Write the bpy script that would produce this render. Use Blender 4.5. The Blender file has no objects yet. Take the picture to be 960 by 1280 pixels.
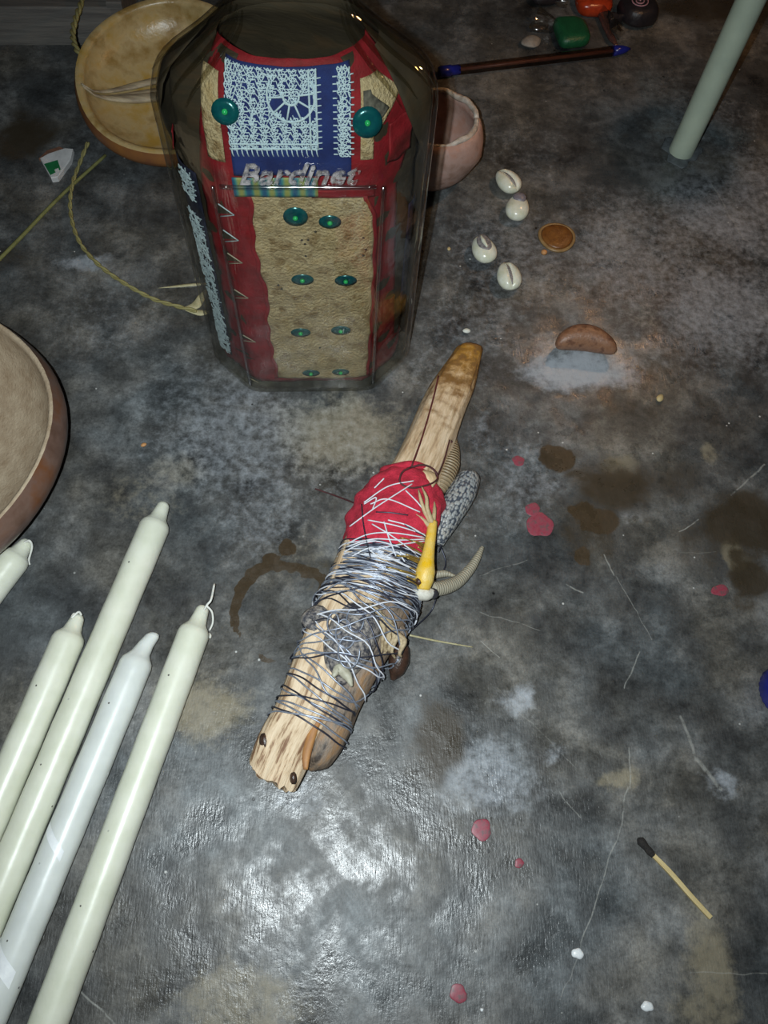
import bpy, bmesh, math, random
import numpy as np
from mathutils import Matrix, Vector

# ------------------------------------------------------------------ camera, world, lights, exposure
SC = bpy.context.scene
COL = SC.collection
U = 0.01                                   # everything below is written in centimetres
F, H, NX, NY = 995., 37., 432., 1100.      # focal length in px, camera height, foot point of the camera
_n = np.array([(NX-480)/F, -(NY-640)/F, -1.]); _n /= np.linalg.norm(_n)
_Z = -_n
_X = np.array([1., 0, 0]) - _n*_n[0]; _X /= np.linalg.norm(_X)
_Y = np.cross(_Z, _X)
CM = np.array([_X, _Y, _Z])                # camera -> world
CP = np.array([0, 0, H])

cam_d = bpy.data.cameras.new('camera'); cam = bpy.data.objects.new('camera', cam_d); COL.objects.link(cam)
cam_d.sensor_width = 36.; cam_d.sensor_fit = 'AUTO'; cam_d.lens = F/1280*36; cam_d.clip_start = 0.005; cam_d.clip_end = 20
cam.matrix_world = Matrix.Translation(Vector(CP*U)) @ Matrix(CM.tolist()).to_4x4()
SC.camera = cam

world = bpy.data.worlds.new('world'); SC.world = world; world.use_nodes = True
world.node_tree.nodes['Background'].inputs[0].default_value = (1.0, 0.88, 0.78, 1)
world.node_tree.nodes['Background'].inputs[1].default_value = 0.012

fl = bpy.data.lights.new('phone_flash_offscreen', 'SPOT'); flo = bpy.data.objects.new('phone_flash_offscreen', fl); COL.objects.link(flo)
fl.energy = 7.2; fl.color = (0.88, 0.97, 1.0); fl.shadow_soft_size = 0.0016; fl.spot_size = math.radians(118); fl.spot_blend = 1.0
flo.matrix_world = Matrix.Translation(Vector((CP + CM @ np.array([-1.7, 0.5, 0.2]))*U)) @ Matrix(CM.tolist()).to_4x4()

vs = SC.view_settings
vs.view_transform = 'Standard'; vs.look = 'None'; vs.gamma = 1; vs.use_curve_mapping = False; vs.exposure = 0.0

# ------------------------------------------------------------------ layout helpers
def at(x, y, z=0.):
    d = CM @ np.array([(x-480)/F, -(y-640)/F, -1.]); return CP + d*((z-H)/d[2])
def atY(x, y, Y):
    d = CM @ np.array([(x-480)/F, -(y-640)/F, -1.]); return CP + d*(Y/d[1])
def pxs(x, y, z=0.):                       # cm per photograph pixel, across and away
    p = at(x, y, z)
    return np.linalg.norm(at(x+1, y, z)-p), np.linalg.norm(at(x, y-1, z)-p)
rng = np.random.default_rng(7); random.seed(7)

def catmull(P, n):
    P = np.array(P, float)
    if len(P) < 3: return np.array([P[0]+(P[-1]-P[0])*t for t in np.linspace(0, 1, n)])
    Q = np.vstack([2*P[0]-P[1], P, 2*P[-1]-P[-2]])
    out = []
    for u in np.linspace(0, len(P)-1, n):
        i = min(int(u), len(P)-2); t = u-i
        a, b, c, d = Q[i], Q[i+1], Q[i+2], Q[i+3]
        out.append(.5*((2*b)+(-a+c)*t+(2*a-5*b+4*c-d)*t*t+(-a+3*b-3*c+d)*t**3))
    return np.array(out)

class MB:
    """collects shapes (cm, world) into one mesh"""
    def __init__(s): s.v = []; s.f = []; s.lc = []; s.n = 0
    def add(s, V, Fc, LC=None):
        V = np.asarray(V, float)
        s.v.append(V); s.f += [tuple(i+s.n for i in f) for f in Fc]
        s.lc.append(V.copy() if LC is None else np.asarray(LC, float)); s.n += len(V); return s
    def rings(s, R, cap=(True, True), closed=True, LC=None):
        R = np.asarray(R, float); m, n = R.shape[:2]; fc = []
        for i in range(m-1):
            for j in range(n if closed else n-1):
                k = (j+1) % n
                fc.append((i*n+j, i*n+k, (i+1)*n+k, (i+1)*n+j))
        V = R.reshape(-1, 3)
        if closed and cap[0]: fc.append(tuple(range(n-1, -1, -1)))
        if closed and cap[1]: fc.append(tuple((m-1)*n+j for j in range(n)))
        if LC is None:
            c = R.mean(1); d = np.r_[0, np.cumsum(np.linalg.norm(np.diff(c, axis=0), axis=1))]
            LC = np.zeros_like(R)
            for i in range(m):
                rr = np.linalg.norm(R[i]-c[i], axis=1).mean()
                ph = np.linspace(0, 2*math.pi, n, endpoint=False)
                LC[i, :, 0] = np.cos(ph)*rr; LC[i, :, 1] = np.sin(ph)*rr; LC[i, :, 2] = d[i]
        return s.add(V, fc, np.asarray(LC).reshape(-1, 3))
    def tube(s, P, r, n=8, cap=(True, True), flat=1.0, up=(0, 0, 1), round_ends=False):
        P = np.array(P, float); m = len(P)
        r = np.full(m, r) if np.isscalar(r) else np.interp(np.linspace(0, 1, m), np.linspace(0, 1, len(r)), r)
        T = np.gradient(P, axis=0); T /= np.linalg.norm(T, axis=1)[:, None]+1e-12
        a = np.array(up, float); a = a-T[0]*a.dot(T[0])
        if np.linalg.norm(a) < 1e-3: a = np.array([1., 0, 0])-T[0]*T[0][0]
        a /= np.linalg.norm(a); R = []
        for i in range(m):
            a = a-T[i]*a.dot(T[i]); a /= np.linalg.norm(a)+1e-12; b = np.cross(T[i], a)
            ph = np.linspace(0, 2*math.pi, n, endpoint=False)
            R.append(P[i]+r[i]*(np.outer(np.cos(ph), a)*flat+np.outer(np.sin(ph), b)))
        return s.rings(R, cap)
    def lathe(s, prof, c=(0, 0, 0), n=32, ax=None, wob=None, cap=(True, True), sx=1., sy=1.):
        ph = np.linspace(0, 2*math.pi, n, endpoint=False); R = []
        B = np.eye(3) if ax is None else frame(ax)
        for r, z in prof:
            q = np.stack([np.cos(ph)*r*sx, np.sin(ph)*r*sy, np.full(n, z)], 1)
            if wob is not None: q = q*np.array([1, 1, 1])*wob(ph, z)[:, None]*np.array([1, 1, 0])+q*np.array([0, 0, 1])
            R.append(q @ B + np.array(c))
        return s.rings(R, cap)
    def grid(s, G, LC=None):
        G = np.asarray(G, float); m, n = G.shape[:2]
        fc = [(i*n+j, i*n+j+1, (i+1)*n+j+1, (i+1)*n+j) for i in range(m-1) for j in range(n-1)]
        return s.add(G.reshape(-1, 3), fc, None if LC is None else np.asarray(LC).reshape(-1, 3))
    def slab(s, P2, z0, z1, bev=0.0):
        """outline (n x 2, cm) raised from z0 to z1, top edge drawn in by bev"""
        P2 = np.array(P2, float); c = P2.mean(0)
        A = np.c_[P2, np.full(len(P2), z0)]; B = np.c_[P2, np.full(len(P2), z1-bev*.7)]
        d = np.linalg.norm(P2-c, axis=1)[:, None]+1e-9
        T = np.c_[c+(P2-c)*(1-bev/d), np.full(len(P2), z1)]
        return s.rings([A, B, T])
def dome(P2, h):
    P2 = np.array(P2, float); c = P2.mean(0)
    return MB().rings([np.c_[c+(P2-c)*k, np.full(len(P2), z)] for k, z in ((1, .001), (.97, h*.25), (.9, h*.5), (.75, h*.8), (.5, h*.95), (.2, h))])
def frame(ax):
    z = np.array(ax, float); z /= np.linalg.norm(z)
    x = np.cross([0, 1, 0], z) if abs(z[1]) < .9 else np.cross([1, 0, 0], z)
    x /= np.linalg.norm(x); y = np.cross(z, x); return np.array([x, y, z])

def thing(name, label, cat, o, group=None):
    e = bpy.data.objects.new(name, None); COL.objects.link(e); e.empty_display_size = .01
    e.location = Vector(np.array(o, float)*U); e['label'] = label; e['category'] = cat
    if group: e['group'] = group
    e['_o'] = [float(x) for x in o]
    return e
def build(name, mb, mat, parent=None, smooth=True, o=None, label=None, cat=None, group=None, kind=None):
    V = np.vstack(mb.v); LC = np.vstack(mb.lc)
    if parent is not None: org = np.array(parent['_o'])
    else: org = np.array(o if o is not None else (V[:, 0].mean(), V[:, 1].mean(), V[:, 2].min()), float)
    me = bpy.data.meshes.new(name)
    me.from_pydata(((V-org)*U).tolist(), [], mb.f)
    if name != 'floor':
        b_ = bmesh.new(); b_.from_mesh(me); bmesh.ops.recalc_face_normals(b_, faces=b_.faces[:]); b_.to_mesh(me); b_.free()
    if smooth: me.polygons.foreach_set('use_smooth', [True]*len(me.polygons))
    at_ = me.attributes.new('lc', 'FLOAT_VECTOR', 'POINT'); at_.data.foreach_set('vector', LC.astype(np.float32).ravel())
    me.materials.append(mat); me.update()
    ob = bpy.data.objects.new(name, me); COL.objects.link(ob)
    if parent is not None: ob.parent = parent
    else: ob.location = Vector(org*U)
    ob['_o'] = [float(x) for x in org]
    if label: ob['label'] = label
    if cat: ob['category'] = cat
    if group: ob['group'] = group
    if kind: ob['kind'] = kind
    return ob
def hard(ob, ang=35):
    try: ob.data.set_sharp_from_angle(angle=math.radians(ang))
    except Exception: pass
    return ob

# ------------------------------------------------------------------ materials
class N:
    def __init__(s, name):
        s.m = bpy.data.materials.new(name); s.m.use_nodes = True; s.t = s.m.node_tree; s.t.nodes.clear()
        s.out = s.new('ShaderNodeOutputMaterial')
    def new(s, typ, **kw):
        n = s.t.nodes.new(typ)
        for k, v in kw.items():
            if hasattr(n, k): setattr(n, k, v)
        return n
    def set(s, sock, v):
        if isinstance(v, bpy.types.NodeSocket): s.t.links.new(v, sock)
        elif isinstance(v, (tuple, list)) and len(v) == 3 and sock.type == 'RGBA': sock.default_value = (*v, 1)
        else: sock.default_value = v
    def math(s, op, a, b=0., c=None, clamp=False):
        n = s.new('ShaderNodeMath', operation=op, use_clamp=clamp); s.set(n.inputs[0], a); s.set(n.inputs[1], b)
        if c is not None: s.set(n.inputs[2], c)
        return n.outputs[0]
    def vec(s, src='lc'):
        if src == 'lc': n = s.new('ShaderNodeAttribute', attribute_name='lc'); return n.outputs['Vector']
        n = s.new('ShaderNodeTexCoord'); v = s.new('ShaderNodeVectorMath', operation='SCALE'); s.set(v.inputs[0], n.outputs['Object']); v.inputs['Scale'].default_value = 100.
        return v.outputs[0]
    def mul(s, v, k):
        n = s.new('ShaderNodeVectorMath', operation='MULTIPLY'); s.set(n.inputs[0], v); n.inputs[1].default_value = k; return n.outputs[0]
    def noise(s, v, lam, det=4., rough=.55, dist=0.):
        n = s.new('ShaderNodeTexNoise'); s.set(n.inputs['Vector'], v); n.inputs['Scale'].default_value = 1./lam
        n.inputs['Detail'].default_value = det; n.inputs['Roughness'].default_value = rough; n.inputs['Distortion'].default_value = dist
        return n.outputs[0]
    def voro(s, v, lam, feat='F1', rand=1.):
        n = s.new('ShaderNodeTexVoronoi', feature=feat); s.set(n.inputs['Vector'], v); n.inputs['Scale'].default_value = 1./lam; n.inputs['Randomness'].default_value = rand
        return n.outputs['Distance']
    def ramp(s, f, stops):
        n = s.new('ShaderNodeValToRGB'); s.set(n.inputs[0], f); e = n.color_ramp.elements
        while len(e) < len(stops): e.new(.5)
        for q, (p, c) in zip(e, stops): q.position = p; q.color = (*c, 1) if len(c) == 3 else c
        return n.outputs[0]
    def ss(s, f, a, b):
        n = s.new('ShaderNodeMapRange', interpolation_type='SMOOTHSTEP'); s.set(n.inputs[0], f); n.inputs[1].default_value = a; n.inputs[2].default_value = b; return n.outputs[0]
    def mix(s, f, a, b, mode='MIX'):
        n = s.new('ShaderNodeMix', data_type='RGBA', blend_type=mode); s.set(n.inputs[0], f); s.set(n.inputs[6], a); s.set(n.inputs[7], b); return n.outputs[2]
    def bump(s, h, dist_cm, strength=1., normal=None):
        n = s.new('ShaderNodeBump'); s.set(n.inputs['Height'], h); n.inputs['Distance'].default_value = dist_cm*U; n.inputs['Strength'].default_value = strength
        if normal is not None: s.set(n.inputs['Normal'], normal)
        return n.outputs[0]
    def bsdf(s, col, rough=.5, normal=None, **kw):
        b = s.new('ShaderNodeBsdfPrincipled'); s.set(b.inputs['Base Color'], col); s.set(b.inputs['Roughness'], rough)
        if normal is not None: s.set(b.inputs['Normal'], normal)
        for k, v in kw.items(): s.set(b.inputs[k.replace('_', ' ')], v)
        s.t.links.new(b.outputs[0], s.out.inputs[0]); return b
def wax_mat(name, c1, c2):
    n = N(name); v = n.vec(); f = n.noise(v, 2.2, 5., .6); col = n.ramp(f, [(.35, c1), (.65, c2)])
    sp = n.voro(v, .75); col = n.mix(n.math('MULTIPLY', n.ss(sp, .075, .04), n.ss(n.noise(v, 1.7), .52, .58)), col, (.05, .045, .04))
    n.bsdf(col, n.math('MULTIPLY_ADD', f, .25, .22), n.bump(n.noise(v, .6, 4.), .014), Subsurface_Weight=.25, Subsurface_Radius=(.004, .004, .003), Subsurface_Scale=.6); return n.m
def M(name, c1, c2=None, lam=.5, rough=.6, bump=0., blam=None, stretch=(1, 1, 1), src='lc', lo=.35, hi=.65, c3=None, **kw):
    n = N(name); v = n.mul(n.vec(src), stretch)
    c2 = c2 or tuple(x*.75 for x in c1)
    f = n.noise(v, lam, 5., .6)
    st = [(lo, c1), (hi, c2)] if c3 is None else [(lo, c1), ((lo+hi)/2, c3), (hi, c2)]
    col = n.ramp(f, st)
    nrm = n.bump(n.noise(v, blam or lam*.4, 4., .6), bump) if bump else None
    n.bsdf(col, rough, nrm, **kw); return n.m
def glass(name, tint=(.86, .86, .82), rough=.02, ior=1.5):
    n = N(name); t = n.new('ShaderNodeBsdfTransparent'); n.set(t.inputs[0], tint)
    g = n.new('ShaderNodeBsdfGlossy'); g.inputs['Roughness'].default_value = rough; n.set(g.inputs[0], (1, 1, 1))
    fr = n.new('ShaderNodeFresnel'); ge = n.new('ShaderNodeNewGeometry')          # a thin pane reflects alike from both sides
    n.set(fr.inputs[0], n.math('MULTIPLY_ADD', ge.outputs['Backfacing'], 1./ior-ior, ior))
    v = n.vec('obj'); b = n.bump(n.noise(v, 1.6, 2., .4), .12, .5); n.set(g.inputs['Normal'], b); n.set(fr.inputs['Normal'], b)
    mx = n.new('ShaderNodeMixShader'); n.set(mx.inputs[0], fr.outputs[0]); n.t.links.new(t.outputs[0], mx.inputs[1]); n.t.links.new(g.outputs[0], mx.inputs[2])
    n.t.links.new(mx.outputs[0], n.out.inputs[0]); return n.m

wax = wax_mat('wax', (.74, .75, .64), (.62, .64, .51))
wax_w = wax_mat('wax_whiter', (.70, .73, .70), (.60, .63, .60))
wick_m = M('wick', (.8, .8, .74), rough=.9)
gourd_out = M('gourd_skin', (.17, .062, .022), (.10, .05, .032), lam=2.5, rough=.35, bump=.02, blam=.6, src='obj', c3=(.17, .10, .075))
gourd_in = M('gourd_flesh', (.50, .40, .28), (.30, .21, .13), lam=.8, rough=.8, bump=.05, blam=.15, src='obj', lo=.3, hi=.75)
gourd_y = M('gourd_yellow', (.40, .25, .05), (.27, .17, .05), lam=2., rough=.33, bump=.03, blam=.4, src='obj', c3=(.44, .33, .16))
gourd_ridge = M('gourd_fibre', (.50, .42, .28), (.25, .2, .14), lam=.7, rough=.6, bump=.05, src='obj', stretch=(.4, 1.5, 1))
clay = M('clay', (.36, .20, .15), (.27, .16, .12), lam=1.1, rough=.6, bump=.03, blam=.3, src='obj', c3=(.38, .25, .21))
clay_rim = M('clay_rim', (.55, .50, .44), (.35, .28, .22), lam=.4, rough=.7, src='obj')
raffia = M('raffia', (.32, .29, .12), (.22, .19, .07), lam=.3, rough=.6, stretch=(1, 1, .4))
stem_m = M('straw_stem', (.20, .20, .07), (.13, .13, .04), lam=.8, rough=.6)
palm = M('palm_fibre', (.50, .46, .28), (.34, .30, .16), lam=.3, rough=.55)
wood = M('driftwood', (.66, .50, .30), (.40, .26, .13), lam=.28, rough=.7, bump=.05, blam=.12, stretch=(1, 1, .14), lo=.42, hi=.74)
wood_tip = None
bark = M('bark', (.27, .155, .075), (.045, .032, .024), lam=.35, rough=.55, bump=.06, blam=.15, stretch=(1, 1, .35), c3=(.19, .14, .10))
bark2 = M('hide', (.04, .04, .05), (.36, .32, .28), lam=.2, rough=.5, bump=.08, blam=.1, lo=.42, hi=.66)
fibre = M('root_fibre', (.50, .40, .25), (.25, .18, .1), lam=.2, rough=.7, bump=.04)
pod = M('pod', (.065, .033, .022), (.03, .018, .013), lam=.3, rough=.3, bump=.02)
red_cloth = M('red_felt', (.62, .03, .065), (.40, .014, .035), lam=.35, rough=.95, bump=.06, blam=.08)
wire_m = M('wire', (.42, .46, .54), (.20, .23, .30), lam=.4, rough=.38, Metallic=.5)
wire_d = M('wire_dark', (.06, .065, .09), (.03, .03, .05), lam=.4, rough=.35, Metallic=.5)
wire_w = M('thread_white', (.72, .74, .78), (.55, .57, .64), lam=.5, rough=.5)
brass = M('wire_brass', (.42, .29, .07), (.25, .17, .05), lam=.4, rough=.4, Metallic=.6)
twine = M('twine', (.045, .02, .02), (.10, .015, .02), lam=.5, rough=.7)
yellow_skin = M('yellow_skin', (.74, .44, .01), (.70, .52, .16), lam=.5, rough=.4, bump=.02, blam=.08)
toe_m = M('toe', (.55, .42, .24), (.38, .28, .15), lam=.2, rough=.55, bump=.02)
bone = M('bone', (.62, .60, .52), (.45, .42, .36), lam=.2, rough=.5)
dark_m = M('dark_horn', (.05, .045, .05), (.02, .02, .025), lam=.3, rough=.35)
brown_seed = M('brown_seed', (.20, .09, .045), (.11, .045, .025), lam=.5, rough=.42, bump=.03, blam=.15, src='obj', c3=(.25, .125, .07))
amber = M('amber_wax', (.21, .085, .018), (.14, .05, .012), lam=.3, rough=.4, bump=.04, blam=.25, src='obj')
amber_rim = M('amber_rim', (.30, .19, .08), (.22, .13, .05), lam=.3, rough=.4, src='obj')
shell_m = M('cowrie', (.74, .74, .64), (.60, .60, .44), lam=.6, rough=.25, src='obj')
shell_d = M('cowrie_inside', (.10, .09, .09), (.30, .28, .28), lam=.15, rough=.5, src='obj')
red_wax = M('red_wax', (.24, .03, .05), (.13, .07, .075), lam=.25, rough=.45, src='obj', c3=(.27, .05, .075))
white_wax = M('white_wax', (.85, .88, .88), (.75, .78, .8), lam=.3, rough=.3, src='obj')
match_w = M('match_wood', (.62, .50, .25), (.50, .38, .17), lam=.2, rough=.7, stretch=(1, 1, .2))
char_m = M('charcoal', (.012, .011, .012), (.03, .025, .02), lam=.08, rough=.85, bump=.03)
blue_pl = M('blue_plastic', (.012, .018, .22), (.01, .015, .16), rough=.25, src='obj')
white_pl = M('white_card', (.62, .62, .62), (.5, .5, .5), lam=.5, rough=.5, src='obj')
green_pr = M('green_print', (.012, .16, .055), (.01, .12, .04), rough=.5, src='obj')
rust_m = M('rusty_edge', (.22, .10, .06), (.12, .06, .04), lam=.3, rough=.7, src='obj')
green_pl = M('green_wrapper', (.010, .10, .04), (.008, .07, .03), lam=.4, rough=.4, bump=.04, src='obj')
red_pl = M('red_candy', (.40, .045, .012), (.28, .03, .01), rough=.25, src='obj')
black_pl = M('black_candy', (.012, .011, .014), (.02, .017, .02), lam=.5, rough=.4, bump=.03, src='obj')
pink_m = M('pink_spiral', (.42, .24, .30), (.3, .16, .2), rough=.5, src='obj')
board_g = M('weathered_wood', (.16, .15, .135), (.09, .085, .08), lam=.5, rough=.75, bump=.05, src='obj', stretch=(.1, 1, 1.5))
board_r = M('board_paint', (.17, .075, .045), (.10, .06, .045), lam=.8, rough=.6, bump=.03, src='obj', stretch=(.15, 1, 1))
crumb_w = M('crumb_white', (.7, .7, .62), rough=.6); crumb_o = M('crumb_orange', (.55, .27, .1), rough=.6); crumb_y = M('crumb_yellow', (.55, .42, .2), rough=.6)
clear = glass('clear_wrapper', (.88, .87, .85), .12, 2.1); pen_clear = glass('pen_clear', (.62, .52, .47), .05)
bottle_glass = glass('bottle_glass', (.86, .85, .80), .015, 1.42)
emboss_glass = glass('emboss_glass', (.82, .84, .86), .12, 1.75)
# horn with rings and scales
def ringed(name, c1, c2, lam, bump):
    n = N(name); v = n.vec(); sp = n.new('ShaderNodeSeparateXYZ'); n.set(sp.inputs[0], v)
    w = n.math('SINE', n.math('MULTIPLY', sp.outputs[2], 2*math.pi/lam)); w = n.math('MULTIPLY_ADD', w, .5, .5)
    nz = n.noise(v, .4, 4.); col = n.mix(n.math('MULTIPLY_ADD', w, .5, n.math('MULTIPLY', nz, .5)), c1, c2)
    n.bsdf(col, .45, n.bump(w, bump)); return n.m
horn_m = ringed('horn', (.26, .23, .17), (.40, .37, .28), .13, .02)
rib_m = ringed('ribbed_pod', (.20, .15, .09), (.36, .27, .16), .17, .05)
def scaly():
    n = N('scales'); v = n.mul(n.vec(), (1, 1, .7)); d = n.voro(v, .15, rand=.6); nz = n.noise(v, .5, 3.)
    col = n.mix(n.ss(d, .42, .68), n.mix(nz, (.22, .28, .34), (.42, .37, .29)), (.05, .06, .08)); n.bsdf(col, .4, n.bump(n.math('SUBTRACT', 1., d), .06)); return n.m
scale_m = scaly()

# ------------------------------------------------------------------ floor
def nonuni(a, b, c, d, st):
    return np.r_[np.linspace(a, b, 14)[:-1], np.arange(b, c, st), np.linspace(c, d, 14)]
gx = nonuni(-120, -30, 36, 130, .14); gy = nonuni(-90, -9, 64, 170, .14)
FX, FY = np.meshgrid(gx, gy)
def n2(x, y, seed, lam):                   # cheap smooth value noise for stain outlines
    g = np.random.default_rng(seed).random((64, 64)); x = x/lam+200; y = y/lam+200
    i = np.floor(x).astype(int); j = np.floor(y).astype(int); u = x-i; v = y-j; u = u*u*(3-2*u); v = v*v*(3-2*v)
    q = lambda a, b: g[a % 64, b % 64]
    return (q(i, j)*(1-u)+q(i+1, j)*u)*(1-v)+(q(i, j+1)*(1-u)+q(i+1, j+1)*u)*v
WX = FX+(n2(FX, FY, 1, 1.3)-.5)*.9+(n2(FX, FY, 2, .45)-.5)*.35; WY = FY+(n2(FX, FY, 3, 1.3)-.5)*.9+(n2(FX, FY, 4, .45)-.5)*.35
WX1 = FX+(n2(FX, FY, 5, .3)-.5)*.24; WY1 = FY+(n2(FX, FY, 6, .3)-.5)*.24
def blob(l, soft=True):
    out = np.zeros_like(FX)
    for x, y, rx, ry, k, *a in l:
        c = at(x, y); sx, sy = pxs(x, y); a = math.radians(a[0]) if a else 0.
        X, Y = (WX, WY) if soft else (WX1, WY1)
        dx, dy = (X-c[0]), (Y-c[1]); ca, sa = math.cos(a), math.sin(a)
        d = np.sqrt(((dx*ca+dy*sa)/(rx*sx))**2+((-dx*sa+dy*ca)/(ry*sy))**2)
        out = np.maximum(out, k*np.clip(1.5-d*.75, 0, 1) if soft else k*np.clip(1.5-d, 0, 1))
    return out
def stroke(P, R, n=60):
    c = np.array([at(*p) for p in P]); c = catmull(c, n); r = np.interp(np.linspace(0, 1, n), np.linspace(0, 1, len(R)), R)*pxs(*P[0])[0]
    out = np.zeros_like(FX)
    for p, q in zip(c, r): out = np.maximum(out, np.clip(1.5-np.hypot(WX1-p[0], WY1-p[1])/q, 0, 1))
    return out
wet = blob([(359, 685, 12, 11, 1), (338, 698, 11, 8, 1), (697, 573, 24, 17, 1, -15), (748, 652, 27, 16, 1), (730, 640, 16, 14, .9), (728, 696, 9, 12, .95), (716, 636, 10, 7, .8), (332, 824, 14, 4, 1, -25), (366, 829, 8, 2.5, .8)], False)
wet = np.maximum(wet, stroke([(298, 796), (293, 768), (301, 738), (322, 714), (352, 708), (383, 713), (402, 724), (404, 742)], [2, 5, 8, 9, 7, 8, 8, 5]))
brown = blob([(770, 610, 40, 28, .8), (735, 660, 30, 40, .6), (735, 597, 22, 8, .7), (730, 568, 16, 8, .5), (545, 930, 28, 40, .85), (520, 955, 20, 25, .5), (930, 655, 42, 32, .95), (870, 680, 32, 40, .55), (935, 720, 20, 26, .9), (930, 750, 18, 25, .6),
              (850, 605, 30, 25, .5), (30, 170, 30, 25, .8), (400, 720, 30, 18, .5), (10, 320, 25, 15, .5), (800, 215, 80, 25, .4), (880, 10, 60, 14, .7), (540, 1010, 15, 30, .3), (785, 178, 30, 12, .4)])
pale = blob([(725, 462, 52, 16, 1), (735, 445, 60, 20, .5), (900, 280, 60, 24, .6, -30), (880, 265, 60, 50, .45), (905, 385, 70, 50, .6), (800, 320, 80, 60, .45), (820, 420, 60, 40, .3), (950, 250, 40, 50, .5), (875, 350, 20, 14, .6),
             (300, 545, 80, 60, .45), (330, 640, 40, 50, .35), (250, 500, 60, 60, .25), (420, 560, 60, 60, .3), (640, 320, 70, 50, .35), (600, 400, 60, 50, .3), (560, 460, 50, 40, .25), (650, 600, 40, 45, .35), (690, 610, 24, 10, .4), (648, 868, 15, 16, .75), (692, 936, 10, 10, .5),
             (605, 975, 55, 40, .6), (590, 960, 40, 24, .4), (105, 325, 24, 7, .8), (60, 700, 60, 60, .1), (130, 400, 60, 40, .2), (900, 985, 12, 16, .7, 30), (890, 150, 60, 30, .25), (840, 210, 50, 14, .3), (720, 650, 12, 8, .3),
             (640, 190, 60, 30, .2), (600, 540, 20, 16, .35), (365, 1000, 30, 20, .4), (790, 640, 16, 16, .35), (560, 640, 40, 40, .25)])
tan = blob([(430, 545, 62, 40, .8), (385, 520, 50, 20, .5), (255, 885, 42, 30, .85), (225, 590, 28, 22, .55), (180, 620, 50, 30, .4), (300, 1252, 66, 36, .7), (778, 980, 20, 12, .9), (886, 1210, 26, 50, .85), (880, 1262, 34, 30, .7), (780, 585, 18, 12, .8), (920, 694, 13, 12, .95), (890, 570, 14, 10, .7), (60, 860, 50, 40, .3), (400, 690, 50, 50, .35), (800, 395, 20, 14, .4), (120, 1000, 20, 20, .3), (330, 1120, 60, 40, .25)])
dark = blob([(240, 900, 26, 26, .3), (60, 760, 60, 60, .4), (20, 820, 40, 50, .5), (760, 230, 60, 30, .4), (421, 1047, 11, 11, .9), (450, 1070, 20, 14, .3), (340, 1150, 40, 12, .35, 25), (680, 773, 5, 5, .9), (845, 195, 46, 26, .6), (800, 140, 40, 40, .3), (870, 185, 30, 30, .3), (845, 198, 20, 8, .9)])
chalk = blob([(845, 150, 40, 46, .6), (905, 165, 34, 16, .7), (815, 130, 14, 40, .6), (850, 205, 30, 8, .5)])
fm = MB().grid(np.stack([FX, FY, np.zeros_like(FX)], 2))
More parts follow.
